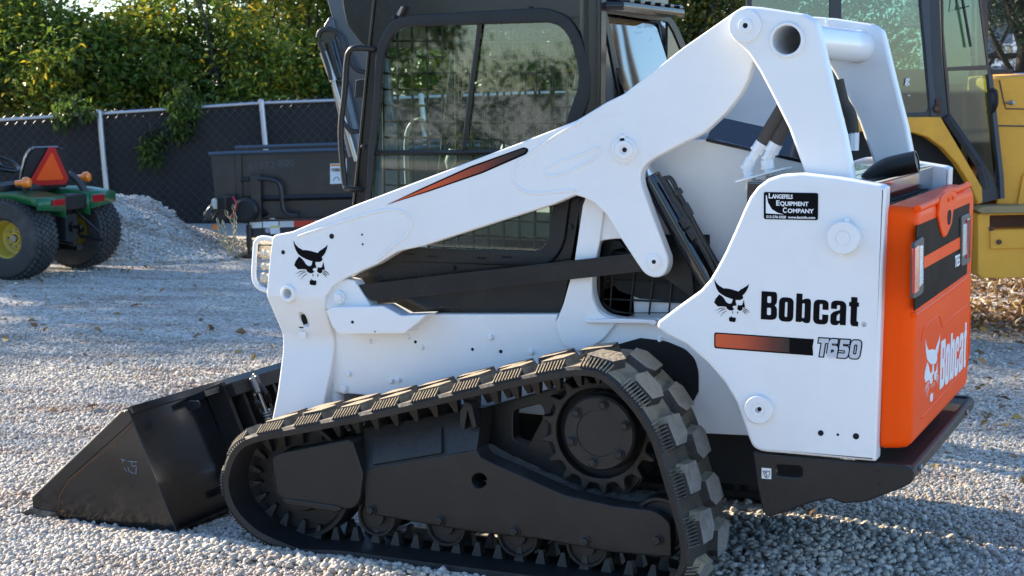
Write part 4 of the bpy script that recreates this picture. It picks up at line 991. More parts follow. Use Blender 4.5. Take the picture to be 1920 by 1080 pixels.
# loose stones
_t = (1+5**.5)/2
ICV = np.array([(-1,_t,0),(1,_t,0),(-1,-_t,0),(1,-_t,0),(0,-1,_t),(0,1,_t),(0,-1,-_t),(0,1,-_t),(_t,0,-1),(_t,0,1),(-_t,0,-1),(-_t,0,1)])/np.hypot(1,_t)
ICF = np.array([(0,11,5),(0,5,1),(0,1,7),(0,7,10),(0,10,11),(1,5,9),(5,11,4),(11,10,2),(10,7,6),(7,1,8),(3,9,4),(3,4,2),(3,2,6),(3,6,8),(3,8,9),(4,9,5),(2,4,11),(6,2,10),(8,6,7),(9,8,1)])
def stones(P, R_, tone, squash=.62):
    n = len(P); V = ICV[None]*(1+rng.uniform(-.2,.2,(n,12,1)))
    sc = np.stack([R_*rng.uniform(.8,1.25,n), R_*rng.uniform(.65,1.0,n), R_*rng.uniform(.45,.8,n)],1); V = V*sc[:,None,:]
    a = rng.uniform(0,2*np.pi,n); t = rng.normal(0,.35,n)
    c, s = np.cos(t), np.sin(t); x, z = V[...,0]*c[:,None]-V[...,2]*s[:,None], V[...,0]*s[:,None]+V[...,2]*c[:,None]
    c, s = np.cos(a), np.sin(a); X_, Y_ = x*c[:,None]-V[...,1]*s[:,None], x*s[:,None]+V[...,1]*c[:,None]
    V = np.stack([X_,Y_,z],-1)+P[:,None,:]
    F = ICF[None]+(np.arange(n)*12)[:,None,None]
    return V.reshape(-1,3), F.reshape(-1,3), np.repeat(tone,12)
def raw_mesh(V, F, tone=None, smooth=True):
    me = bpy.data.meshes.new('mesh'); k = F.shape[1]
    me.vertices.add(len(V)); me.vertices.foreach_set('co', V.astype(np.float32).ravel())
    me.loops.add(F.size); me.loops.foreach_set('vertex_index', F.astype(np.int32).ravel())
    me.polygons.add(len(F)); me.polygons.foreach_set('loop_start', np.arange(0,F.size,k,dtype=np.int32))
    if tone is not None:
        a = me.attributes.new('tone','FLOAT','POINT'); a.data.foreach_set('value', tone.astype(np.float32))
    me.update(calc_edges=True); me.polygons.foreach_set('use_smooth', [smooth]*len(F)); return me
def scatter(n, x0, x1, y0, y1, r0, r1):
    x, y = rng.uniform(x0,x1,n), rng.uniform(y0,y1,n)
    keep = ~((x > -1.25) & (x < .55) & (y > .06) & (y < 1.84)) & ~((x > -2.25) & (x < -1.62) & (y > .1) & (y < 1.8))
    x, y = x[keep], y[keep]; r = r0+(r1-r0)*rng.beta(1.6,3.2,len(x))
    clod = .5+.5*np.sin(x*3.1+np.sin(y*2.3)*2)*np.sin(y*3.7+np.sin(x*1.9)*2)
    t = np.clip(rng.normal(.74,.19,len(x))-.10*clod,0,1)
    return np.stack([x,y,zg(x,y)-.010+r*rng.uniform(.0,.75,len(x))],1), r, t
_S = [stones(*scatter(88000,-3.3,2.7,-1.1,1.0,.0055,.0165)), stones(*scatter(50000,-4.8,3.0,1.0,2.4,.006,.0165)), stones(*scatter(34000,-6.6,3.0,2.4,4.4,.006,.015)), stones(*scatter(16000,-8.2,3.0,4.4,8.5,.006,.014)), stones(*scatter(9000,-1.2,3.0,2.4,8.0,.007,.017)), stones(*scatter(900,-8,2.8,-1,8,.016,.027))]
# loose ridges pushed up under the bumper and round the bucket
def heap(n, cx, cy, sx, sy, h, r0=.007, r1=.021):
    x, y = rng.normal(cx,sx,n), rng.normal(cy,sy,n); z = h*np.exp(-((x-cx)/sx)**2/2-((y-cy)/sy)**2/2)*rng.uniform(.2,1,n)
    r = rng.uniform(r0,r1,n); return np.stack([x,y,z],1), r, np.clip(rng.normal(.5,.2,n),0,1)
_S += [stones(*heap(3600,.75,.75,.25,.35,.07)), stones(*heap(1800,-2.45,1.0,.18,.7,.035)), stones(*heap(1400,-1.35,-.02,.3,.05,.03)), stones(*heap(1800,-.6,-.05,.6,.05,.03))]
off = 0; VV, FF, TT = [], [], []
for V, F, T in _S: VV.append(V); FF.append(F+off); TT.append(T); off += len(V)
o = link('gravel', raw_mesh(np.concatenate(VV), np.concatenate(FF), np.concatenate(TT)), SMAT, None, 0); tag(o, kind='stuff')

# ================================================================== GRAVEL PILE
PB_ = B(17.5)
pc = PB_.w(268,462); pc.z = 0
def pile(bm):
    n = 70; g = []
    prof = [(-1.0,0),(-.8,.13),(-.55,.40),(-.38,.56),(-.26,.60),(-.1,.54),(.15,.40),(.45,.22),(.75,.08),(1.05,.0)]
    def H(u, v):
        us = [p[0] for p in prof]; zs = [p[1] for p in prof]
        h = float(np.interp(u, us, zs)); h *= max(0, 1-(abs(v)/.9)**1.6)
        return h*(1+.10*math.sin(u*9+v*5)+.06*math.sin(v*17+u*3)) + (.012*random.random() if h > .01 else -.03)
    for i in range(n):
        u = -1.05+2.15*i/(n-1)
        g.append([bm.verts.new(pc + RIGHT*(u*1.12) + FH*(v*1.3) + Vector((0,0,H(u,v)*1.06))) for v in [-.95+1.9*j/(n-1) for j in range(n)]])
    for a, b_ in zip(g, g[1:]):
        for j in range(n-1): bm.faces.new((a[j],b_[j],b_[j+1],a[j+1]))
GP = tag(link('gravel_pile', from_bm(bm_of(pile)), GMAT, None, 60), 'heap of pale crushed gravel dumped against the black fence behind the tractor', 'gravel pile')
vs_ = np.array([v.co for v in GP.data.vertices]); vs_ = vs_[vs_[:,2] > -.01]
pk = vs_[rng.integers(0,len(vs_),7000)] + rng.normal(0,.02,(7000,3))*[1,1,.2]
rr_ = rng.uniform(.010,.024,7000); V, F, T = stones(pk, rr_, np.clip(rng.normal(.9,.14,7000),0,1))
o = link('pile_stones', raw_mesh(V, F, T), SMAT, GP, 0, local=True); o['kind'] = 'stuff'

# ================================================================== FENCE
FD = 21.0; FP = B(FD)
def ftop(px): return float(np.interp(px, [-300,0,190,490,630,1880,2200], [240,222,210,190,185,138,126]))
fl = FP.w(700,500); fl.z = 0
FE = thing('chain_link_fence', 'chain link fence with black privacy fabric and galvanised posts along the back of the yard', 'fence', fl)
def ptop(px): return FP.w(px, ftop(px))
for px in (-108,188,491,790,1085,1380,1680,1985):
    t = ptop(px); lean = FP.w(px+14, ftop(px)+150); d = (lean-t); b_ = t + d*((t.z+.02)/(t.z-lean.z))
    link('fence_post', from_bm(bm_of(lambda bm: add_tube(bm, [b_-FH*.05, t-FH*.05], .036, 14), lambda bm: add_lathe(bm, t-FH*.05, (0,0,1), [(.040,-.03),(.040,.012),(.02,.03),(.001,.034)], 14, cap=False), lambda bm: [add_lathe(bm, b_.lerp(t,k)-FH*.05, (0,0,1), [(.041,-.012),(.041,.012)], 12) for k in (.25,.5,.75,.93)])), GALV, FE, 40)
xs_ = list(range(-300,2260,40))
link('top_rail', from_bm(bm_of(lambda bm: add_tube(bm, [ptop(x)+FH*.01-Vector((0,0,.02)) for x in xs_], .021, 10))), GALV, FE, 50)
def fabric(bm):
    top = [ptop(x)+FH*.06-Vector((0,0,.03)) for x in xs_]
    a = [bm.verts.new(p) for p in top]; c = [bm.verts.new((p.x,p.y,-.02)) for p in top]
    a2 = [bm.verts.new(p+FH*.012) for p in top]; c2 = [bm.verts.new(Vector((p.x,p.y,-.02))+FH*.012) for p in top]
    for i in range(len(top)-1):
        bm.faces.new((a[i],a[i+1],c[i+1],c[i])); bm.faces.new((a2[i],c2[i],c2[i+1],a2[i+1])); bm.faces.new((a[i],a2[i],a2[i+1],a[i+1]))
link('privacy_fabric', from_bm(bm_of(fabric)), SLAT, FE, 0)
def wires():
    L0 = FP.loc(-300,200).x; L1 = FP.loc(1250,200).x; M_ = .058; V, F = [], []; n = int((L1-L0)/M_)
    pxs = np.linspace(-320,2260,400); al = np.array([FP.loc(p,200).x for p in pxs]); zt_ = np.array([FP.loc(p,ftop(p)).y for p in pxs])
    r = .0032
    for i in range(n):
        a0 = L0+i*M_; z = float(np.interp(a0, al, zt_))+.035; k = 0
        while z > -.0:
            for sgn in (1,):
                u0, u1 = a0+((k+i)%2)*M_, a0+((k+i+1)%2)*M_
                p0, p1 = (u0,z), (u1,z-M_*1.05)
                b0 = len(V)
                for (u,zz) in (p0,p1):
                    for (du,dn) in ((-r*1.2,0),(0,-r),(r*1.2,0),(0,r)): V.append((u+du,zz,dn+(.004 if (k+i)%2 else -.004)))
                for q in range(4): F.append((b0+q,b0+(q+1)%4,b0+4+(q+1)%4,b0+4+q))
            z -= M_*1.05; k += 1
    V = np.array(V); o_ = np.array(FP.o); W = o_[None]+V[:,:1]*np.array(RIGHT)[None]+V[:,2:]*np.array(FH)[None]
    W[:,2] = V[:,1]; return raw_mesh(W, np.array(F), None, False)
link('wire_mesh', wires(), WIRE, FE, 0)

# ================================================================== TREES
def leaf_mat(name, stops, transl=.35):
    M = bpy.data.materials.new(name); M.use_nodes = True; N = M.node_tree.nodes; L = M.node_tree.links; b = N['Principled BSDF']
    a = N.new('ShaderNodeAttribute'); a.attribute_name = 'tone'; c = N.new('ShaderNodeValToRGB'); e = c.color_ramp.elements
    e[0].position, e[0].color = stops[0][0], (*stops[0][1],1); e[1].position, e[1].color = stops[-1][0], (*stops[-1][1],1)
    for p, q in stops[1:-1]: x = e.new(p); x.color = (*q,1)
    L.new(a.outputs['Fac'], c.inputs[0]); L.new(c.outputs[0], b.inputs['Base Color']); b.inputs['Roughness'].default_value = .45
    t = N.new('ShaderNodeBsdfTranslucent'); L.new(c.outputs[0], t.inputs[0]); mx = N.new('ShaderNodeMixShader'); mx.inputs[0].default_value = transl
    L.new(b.outputs[0], mx.inputs[1]); L.new(t.outputs[0], mx.inputs[2]); L.new(mx.outputs[0], N['Material Output'].inputs[0]); return M
LEAF_A = leaf_mat('broad_leaf', [(0,(.03,.055,.010)),(.4,(.085,.15,.020)),(.7,(.18,.25,.03)),(.88,(.34,.32,.03)),(1,(.60,.42,.03))], .45)
LEAF_B = leaf_mat('autumn_leaf', [(0,(.03,.055,.02)),(.4,(.09,.12,.025)),(.75,(.22,.20,.03)),(1,(.42,.28,.03))])
NEED = leaf_mat('pine_needles', [(0,(.012,.03,.015)),(.6,(.03,.06,.025)),(1,(.07,.09,.03))], .2)
def leaves(centers, crad, n_each, size, droop=.3, slim=.5, tone_mu=.45, yel=.06):
    n = len(centers)*n_each; C_ = np.repeat(np.array(centers), n_each, 0)
    R_ = np.repeat(np.array(crad), n_each)
    P = C_ + rng.normal(0,1,(n,3))*R_[:,None]*[.5,.5,.42]
    L_ = size*rng.uniform(.6,1.35,n); az = rng.uniform(0,2*np.pi,n); el = rng.normal(-droop,.5,n)
    d = np.stack([np.cos(az)*np.cos(el), np.sin(az)*np.cos(el), np.sin(el)],1)
    s = np.cross(d, [0,0,1.]); s /= np.linalg.norm(s,axis=1)[:,None]+1e-9; up = np.cross(s,d)
    roll = rng.normal(0,.6,n); s = s*np.cos(roll)[:,None]+up*np.sin(roll)[:,None]; up = np.cross(s,d)
    w = L_*slim*.5
    v = np.stack([P, P+d*(L_*.45)[:,None]+s*w[:,None]+up*(w*.35)[:,None], P+d*L_[:,None]-up*(L_*.12)[:,None], P+d*(L_*.45)[:,None]-s*w[:,None]+up*(w*.35)[:,None]],1)
    V = v.reshape(-1,3); b0 = np.arange(n)*4; F = np.stack([np.stack([b0,b0+1,b0+2],1), np.stack([b0,b0+2,b0+3],1)],1).reshape(-1,3)
    ct = np.repeat(rng.normal(tone_mu,.20,len(centers)), n_each)
    t = np.clip(ct+rng.normal(0,.13,n)+np.where(rng.random(n) < yel, .45, 0),0,1)
    return V, F, np.repeat(t,4)
def crown_centers(n, rx, ry, rz, cz, hollow=.45):
    out = []
    lob = [(random.uniform(0,6.28), random.uniform(-.6,.9), random.uniform(.75,1.2)) for _ in range(9)]
    while len(out) < n:
        d = rng.normal(0,1,3); d /= np.linalg.norm(d); k = max((math.cos(math.atan2(d[1],d[0])-a)*.5+.5-abs(d[2]-b_)*.4)*s for a,b_,s in lob)
        r = (hollow+(1-hollow)*rng.random()**.6)*(.72+.36*max(0,k))
        out.append((d[0]*rx*r, d[1]*ry*r, cz+d[2]*rz*r))
    return out
def limbs(bm, H, tips, r0=.14, multi=1):
    for k in range(multi):
        bx = random.uniform(-.3,.3)*(multi > 1); pts = [Vector((bx,0,-.05)), Vector((bx*1.6+random.uniform(-.1,.1),random.uniform(-.1,.1),H*.35)), Vector((bx*2.4+random.uniform(-.2,.2),random.uniform(-.2,.2),H*.75))]
        sp_ = spline(pts,5); add_tube(bm, sp_, [r0*(1-.7*i/len(sp_)) for i in range(len(sp_))], 10)
        for t in tips[k::multi]:
            s = sp_[random.randint(len(sp_)//3, len(sp_)-1)]; e = Vector(t); md = s.lerp(e,.5)+Vector((0,0,-.12*(e-s).length))
            q = spline([s,md,e],4); add_tube(bm, q, [r0*.33*(1-.8*i/len(q))+.006 for i in range(len(q))], 6)
def tree(name, label, cat, loc, cen, crad, n_each, size, lm, H, r0=.12, multi=1, group=None, rotz=0, **kw):
    t = thing(name, label, cat, loc, group, rotz)
    V, F, T = leaves(cen, crad, n_each, size, **kw)
    link('crown', raw_mesh(V, F, T, False), lm, t, 0, local=True)
    tips = [cen[i] for i in rng.choice(len(cen), min(len(cen),26), replace=False)]
    link('trunk', from_bm(bm_of(lambda bm: limbs(bm, H, tips, r0, multi))), BARK, t, 50, local=True); return t
TG_ = 'trees behind the fence'
def bpos(px, D): p = B(D).w(px,400); p.z = 0; return p
hedge = [(-70,24.0,1.35,'shrubby tree at the left edge with sunlit yellow green leaves beside the dark pine','A'),
 (95,23.2,1.3,'broad leafy tree above the green tractor spilling over the fence top','A'),
 (270,23.4,1.35,'dense green tree above the gravel pile with a few yellow leaves','A'),
 (430,23.0,1.3,'green tree behind the fence with a branch hanging down over the fabric','A'),
 (600,23.6,1.35,'dark green tree behind the fence just left of the loader boom','A'),
 (800,23.8,1.4,'tree behind the fence seen through the loader cab windows','A'),
 (1010,23.8,1.4,'tree behind the cab roof, half hidden by the right window pane','A')]
for px, D, rx, lab, kd in hedge:
    c = crown_centers(66, rx, .9, 1.75 if not 0 < px < 300 else 1.10, 2.45 if not 0 < px < 300 else 1.92, .35)
    c += [(random.uniform(-rx,rx), random.uniform(-1.1,-.5), random.uniform(1.0,2.2)) for _ in range(26)]
    tree('leafy_tree', lab, 'tree', bpos(px,D), c, [random.uniform(.26,.46) for _ in c], 165, .098, LEAF_A, 2.8, .09, 3, TG_, yel=.05, tone_mu=.52)
for px, D, lab in ((1180,23.0,'yellowing tree right of the cab roof behind the white arm'), (1340,23.4,'autumn tinted tree between the cab and the raised arm joint'), (1500,24,'autumn tree behind the yellow machine cab'), (2150,25,'yellowing tree beyond the right edge of the yard'), (2450,24,'autumn tree farthest right, mirrored in the tailgate')):
    c = crown_centers(110, 1.5, 1.0, 1.9, 2.6, .35)
    tree('autumn_tree', lab, 'tree', bpos(px,D), c, [random.uniform(.24,.42) for _ in c], 150, .08, LEAF_B, 2.8, .09, 3, 'yellowing trees behind the machines', yel=.1, tone_mu=.35)
for px, D, H, lab in ((1830,54,13,'tall leafy tree behind the house, nearer the yellow cab'), (2000,56,13,'tall leafy tree behind the house at the far right edge')):
    c = crown_centers(150, 4.6, 3, H*.48, H*.5, .3)
    tree('tall_tree', lab, 'tree', bpos(px,D), c, [random.uniform(.6,1.0) for _ in c], 110, .2, LEAF_A, H*.7, .25, 1, 'tall trees in the distance', tone_mu=.35, yel=.02)
# taller trees further back close the gaps, sky left at the upper left
for px, D, H, rx, lab in ((480,31,7.5,2.3,'tall dark tree behind the leafy hedge left of centre'), (700,33,8,2.9,'tall dark tree in the distance above the loader cab'), (1000,33,8,2.9,'tall tree in the distance behind the cab roof'), (1290,32,7.5,2.6,'tall tree in the distance right of the cab'), (-330,30,7.5,2.2,'tall tree at the far left edge behind the hedge')):
    c = crown_centers(130, rx, 1.6, H*.42, H*.55, .3)
    tree('tall_tree', lab, 'tree', bpos(px,D), c, [random.uniform(.4,.7) for _ in c], 110, .13, LEAF_A, H*.7, .2, 1, 'tall trees in the distance', tone_mu=.3, yel=.02)
def pine(px, D, H, lab, z0, dens=1.0, grp=None):
    cen, rad_ = [], []
    for k in range(int(46*dens)):
        z = z0+(H-z0)*random.random(); r = (1-(z-z0)/(H-z0+1.5))*2.0; a = random.uniform(0,6.28)
        for j in range(4):
            f = (j+1)/4; cen.append((math.cos(a)*r*f, math.sin(a)*r*f, z-.25*f*f+.05*random.random())); rad_.append(.22+.10*f)
    return tree('pine_tree', lab, 'tree', bpos(px,D), cen, rad_, 70, .13, NEED, H*.9, .16, 1, grp, slim=.10, droop=.1, tone_mu=.4, yel=.0)
pine(30,27,7,'dark pine with drooping boughs at the upper left against the sky',2.7,1.0,'dark pines around the yard')
pine(1905,27,7,'dark pine above the yellow hood in front of the house',2.45,2.4,'dark pines around the yard')
pine(1790,31,8,'dark pine behind the yellow machine cab glass',1.6,1.2,'dark pines around the yard')
t = pine(2300,40,15,'tall pine at the far right of the yard, mirrored in the rear cab window',5.5,1.0,'dark pines around the yard'); t.location = (9.0,27.0,0)
# vines on the fence
def vine(px, y0, y1, w, n, lab):
    p = FP.w(px, (y0+y1)/2)-FH*.12; zt_, zb_ = FP.loc(px,y0).y, FP.loc(px,y1).y
    cen = [(random.uniform(-w,w)*.5*(.4+.6*(i/n)), random.uniform(-.05,.12), zb_+(zt_-zb_)*(i/n)) for i in range(n)]
    t = thing('hanging_vine', lab, 'vine', (p.x,p.y,0), 'vines on the fence', YAW)
    V, F, T = leaves(cen, [.15]*len(cen), 60, .085, droop=.9, tone_mu=.22, yel=.02)
    link('foliage', raw_mesh(V,F,T,False), LEAF_A, t, 0, local=True)
    link('stem', from_bm(bm_of(lambda bm: add_tube(bm, spline([Vector((0,.05,zt_+.1)), Vector((.03,.02,(zt_+zb_)/2)), Vector((-.02,.02,zb_))],5), .010, 6))), BARK, t, 50, local=True)
vine(350,165,250,.42,12,'leafy branch hanging over the top of the fence above the gravel pile')
vine(284,245,298,.26,6,'small leafy sprig growing through the fence fabric above the gravel pile')
vine(140,190,222,.6,6,'clump of leaves drooping over the fence rail left of the steel post')
# trees of the neighbouring plots that throw their shade over the yard
for (x,y,H,rx,dn,lab) in ((-19,-4.2,10.2,3.0,120,'large shade tree left of the yard, nearest the street'), (-20,2.4,8.0,2.4,62,'large shade tree left of the yard, its middle one'), (-19.5,7.9,11.4,3.3,150,'large shade tree left of the yard, nearest the fence')):
    c = crown_centers(dn, rx, rx, H*.46, H*.54, .2)
    tree('shade_tree', lab, 'tree', (x,y,0), c, [random.uniform(.5,.9) for _ in c], 150 if dn > 70 else 105, .17, LEAF_A, H*.75, .26, 1, 'shade trees left of the yard', tone_mu=.4)
_a = tree('street_tree', 'large tree behind the photographer reflected in the cab glass', 'tree', (3,-27,0), *(lambda c: (c, [random.uniform(.5,.9) for _ in c]))(crown_centers(130, 3.6, 3.0, 3.9, 4.5, .2)), 110, .2, LEAF_A, 6, .3, 1, 'trees across the street')
for loc, rz, lab in (((-18.2,-30,0),1.3,'spreading tree across the street, reflected at the left of the cab glass'),((-27,-32,0),.4,'farthest left tree across the street behind the photographer'),((15,-31,0),2.6,'spreading tree across the street, reflected in the tailgate paint')):
    t = copy_tree(_a); t.location = loc; t.rotation_euler.z = rz; t['label'] = lab
tag(link('reflection_road', from_bm(bm_of(lambda bm: bmesh.ops.create_grid(bm, x_segments=1, y_segments=1, size=1, matrix=Matrix.Translation((0,-17,-.004)) @ Matrix.Diagonal((150,7,1,1))))), mat('asphalt', (.05,.05,.052), .85, bump=.4, bscale=200), None, 0), kind='structure')  # unseen asphalt added behind the camera so the cab glass reflects dark
_h = [(random.uniform(-26,26), random.uniform(-.5,.5), random.uniform(.2,2.2)) for _ in range(520)]
tree('reflection_hedge', 'unseen long hedge added behind the camera to darken the cab glass reflection', 'hedge', (-8,-28,0), _h, [random.uniform(.4,.6) for _ in _h], 60, .16, LEAF_A, 1.4, .1, 1, None)  # unseen hedge, added to darken the low part of the glass reflection
# ================================================================== HOUSE
HB = B(42); hl = HB.w(1890,200); hl.z = 0
HS = thing('house', 'blue grey house with white framed window beyond the pines at the right edge', 'house', hl)
SIDING = mat('blue_grey_siding', (.16,.20,.27), .7, var=.08)
plate('wall', HB, [(1780,40),(2100,40),(2100,420),(1780,420)], 3.0, SIDING, HS)
plate('roof', HB.off(-.4), [(1750,42),(1800,-120),(2150,-120),(2150,42)], 3.8, mat('roof_shingle', (.06,.06,.065), .9), HS)
wf = plate('window', HB.off(-.05), [(1866,82),(1912,82),(1912,118),(1866,118)], .08, DECALW, HS, holes=[[(1870,86),(1884,86),(1884,114),(1870,114)],[(1888,86),(1908,86),(1908,114),(1888,114)]])
plate('pane', HB.off(-.01), [(1868,84),(1910,84),(1910,116),(1868,116)], .02, GLASSB, wf)
plate('trim_board', HB.off(-.04), [(1780,118),(2100,118),(2100,124),(1780,124)], .06, DECALW, HS)
plate('corner_board', HB.off(-.04), [(1899,60),(1907,60),(1907,180),(1899,180)], .06, DECALW, HS)
# ================================================================== TRACTOR
def gz(px, py):
    d = FWD+RIGHT*((px-960)/FPX)-UP*((py-540)/FPX); return CAM+d*(-CAM.z/d.z)
NW, FW = gz(31,521), gz(154,499); ax = (FW-NW); TWD = ax.length; ax.normalize()
fwd_ = Vector((0,0,1)).cross(ax); TM = (NW+FW)/2
TRC = thing('garden_tractor', 'green compact tractor with yellow rims and orange slow vehicle triangle behind its seat', 'tractor', (TM.x,TM.y,0), None, math.atan2(fwd_.y, fwd_.x))
WR = .375; YW = TWD/2
def wheel_tyre(bm):
    w = .17
    add_lathe(bm, (0,0,0), (0,1,0), [(.17,-w*.82),(.20,-w),(.29,-w*1.02),(.335,-w*.98),(WR-.016,-w*.80),(WR-.010,-w*.4),(WR-.008,0),(WR-.010,w*.4),(WR-.016,w*.80),(.335,w*.98),(.29,w*1.02),(.20,w),(.17,w*.82)], 56, cap=False)
    n = 44
    for k in range(n):
        for j in range(6):
            a = (k+(.5 if j % 2 else 0))*2*math.pi/n; y = (-w*.86)+w*1.72*(j+.5)/6
            R_ = WR-.012-(.008 if j in (0,5) else 0)
            M_ = Matrix.Rotation(a,4,'Y') @ Matrix.Translation((0,y,R_)) @ Matrix.Rotation((.5 if j % 2 else -.5),4,'Z')
            add_box(bm, (-.017,-.026,-.004), (.017,.026,.013), 0, M_)
def wheel_rim(bm):
    add_lathe(bm, (0,0,0), (0,1,0), [(.175,-.145),(.185,-.150),(.185,-.135),(.165,-.12),(.155,-.06),(.15,.02),(.12,.03),(.10,.015),(.06,.015),(.055,-.005),(.001,-.005)], 40, cap=False)
    add_lathe(bm, (0,0,0), (0,1,0), [(.15,.02),(.16,.10),(.175,.14),(.185,.15)], 40, cap=False)
me_t, me_r = from_bm(bm_of(wheel_tyre)), from_bm(bm_of(wheel_rim))
me_l = from_bm(bm_of(lambda bm: [add_lathe(bm, (math.cos(k*math.pi/4)*.08,.012,math.sin(k*math.pi/4)*.08), (0,-1,0), [(.011,0),(.011,.014)], 6) for k in range(8)], lambda bm: add_lathe(bm, (0,0,0), (0,-1,0), [(.038,-.01),(.038,.02),(.03,.03)], 20)))
for s in (1,-1):
    w_ = link('rear_wheel', me_t if s == 1 else me_t, TYRE, TRC, 35 if s == 1 else 0, local=True); w_.location = (0,s*YW,WR-.01); w_.rotation_euler.z = 0 if s == -1 else math.pi
    w_.rotation_euler.z = math.pi if s == 1 else 0
    r_ = link('rim', me_r, YRIM, w_, 40 if s == 1 else 0, local=True); l_ = link('hub', me_l, STEEL, w_, 30 if s == 1 else 0, local=True)
def L_(name, *ad, m=BLACKM, parent=None, smooth=40): return link(name, from_bm(bm_of(*ad)), m, parent or TRC, smooth, local=True)
L_('transmission', lambda bm: add_box(bm, (-.16,-.17,.24), (.9,.17,.62), .04), lambda bm: add_lathe(bm, (0,-YW+.1,WR), (0,1,0), [(.07,0),(.07,2*YW-.2)], 20), lambda bm: add_box(bm, (-.26,-.10,.28), (-.14,.10,.56), .03), m=DARK)
L_('rear_hitch', lambda bm: add_tube(bm, [(-.2,-.2,.33),(-.45,-.24,.30)], .018, 8), lambda bm: add_tube(bm, [(-.2,.2,.33),(-.45,.24,.30)], .018, 8), lambda bm: add_box(bm, (-.34,-.05,.22), (-.14,.05,.27), .008), lambda bm: add_tube(bm, [(-.18,-.14,.6),(-.42,-.22,.36)], .012, 8), lambda bm: add_lathe(bm, (-.26,0,.44), (-1,0,0), [(.05,0),(.05,.03),(.02,.03),(.02,.10)], 16))
def fender(s):
    def f(bm):
        pts = []
        for k in range(11):
            t = k/10; pts.append((-.33+.75*t, .735+.045*math.sin(min(1,t*2.2)*math.pi/2)))
        y0, y1 = s*.20, s*(YW+.10)
        a = [[bm.verts.new((x,y,z+dz)) for x,z in pts] for y,dz in ((y0,0),(y1,0),(y1,-.07))]
        for u, v in zip(a,a[1:]):
            for k in range(10): bm.faces.new((u[k],u[k+1],v[k+1],v[k]))
        b_ = [[bm.verts.new((x,y,z-.02)) for x,z in (pts[0],pts[-1])] for y in (y0,y1)]
        # rear skirt and inner wall
        for y in (y0,):
            q = [bm.verts.new((x,y,z)) for x,z in pts]; q2 = [bm.verts.new((x,y,max(.5,z-.2))) for x,z in pts]
            for k in range(10): bm.faces.new((q[k],q[k+1],q2[k+1],q2[k]))
        z = pts[0][1]; q = [bm.verts.new(p) for p in ((-.33,y0,z),(-.33,y1,z),(-.33,y1,z-.10),(-.33,y0,z-.14))]; bm.faces.new(q)
    o = L_('fender', f, m=GREEN, smooth=40); md = o.modifiers.new('s','SOLIDIFY'); md.thickness = .012; return o
for s in (1,-1):
    fe = fender(s)
    L_('amber_light', lambda bm: add_lathe(bm, (-.10,s*(YW-.06 if s == 1 else YW-.03),.875), (-1,0,.08), [(.026,-.11),(.03,-.04),(.050,-.02),(.052,.015),(.04,.035),(.001,.042)], 24, cap=False), m=AMBER, parent=fe)
    L_('light_stalk', lambda bm: add_tube(bm, [(-.08,s*(YW-.06),.76),(-.08,s*(YW-.05),.86)], .014, 8), parent=fe)
    L_('tail_lamp', lambda bm: add_box(bm, (-.352,s*.22,.66),(-.33,s*.40,.72),.006), m=RED, parent=fe)
L_('rear_plate', lambda bm: add_box(bm, (-.30,-.2,.60),(-.1,.2,.74),.02), m=BLACKM)
L_('roll_bracket', lambda bm: add_tube(bm, spline([(-.20,-.27,.62),(-.24,-.27,.72),(-.16,-.25,.86),(-.1,-.2,.92)],5), .035, 10), m=CAT_B)
SEATM = Matrix.Translation((.05,0,.80)) @ Matrix.Rotation(rad(-30),4,'Z') @ Matrix.Rotation(rad(-14),4,'Y')
def seatb(bm):
    M_ = SEATM
    pr = [(-.24,0),(-.25,.12),(-.21,.32),(-.15,.40),(.15,.40),(.21,.32),(.25,.12),(.24,0)]
    A = [bm.verts.new(M_ @ Vector((-.05,y,z))) for y,z in pr]; B_ = [bm.verts.new(M_ @ Vector((.05,y*.9,z*.97+.005))) for y,z in pr]
    bm.faces.new(A); bm.faces.new(B_)
    for k in range(len(pr)): bm.faces.new((A[k],A[(k+1)%len(pr)],B_[(k+1)%len(pr)],B_[k]))
    bmesh.ops.bevel(bm, geom=bm.edges[:], offset=.018, segments=2, affect='EDGES')
    add_box(bm, (.02,-.23,.76),(.46,.23,.85),.035)
SEB = L_('seat', seatb, m=mat('seat_black_vinyl', (.018,.018,.02), .45))
def tri(R_, x, cut):
    pts = []
    for k in range(3):
        a = rad(90+120*k)
        for d in (-cut,cut):
            b_ = rad(90+120*k+d); pts.append((math.cos(b_)*R_, math.sin(b_)*R_))
    def f(bm):
        M_ = SEATM @ Matrix.Translation((0,-.03,0))
        A = [bm.verts.new(M_ @ Vector((x,-u,v*1.12+.185))) for u,v in pts]; B_ = [bm.verts.new(M_ @ Vector((x+.006,-u,v*1.12+.185))) for u,v in pts]
        bm.faces.new(A); bm.faces.new(B_)
        for k in range(6): bm.faces.new((A[k],A[(k+1)%6],B_[(k+1)%6],B_[k]))
    return f
sm_ = L_('slow_vehicle_triangle', tri(.205,-.068,8), m=SMVR, smooth=0); L_('orange_centre', tri(.150,-.0745,3), m=SMV, parent=sm_, smooth=0)
L_('steering_column', lambda bm: add_tube(bm, [(.75,0,.6),(.55,0,1.0)], .03, 10), lambda bm: add_box(bm, (.72,-.2,.55),(1.05,.2,.92),.04))
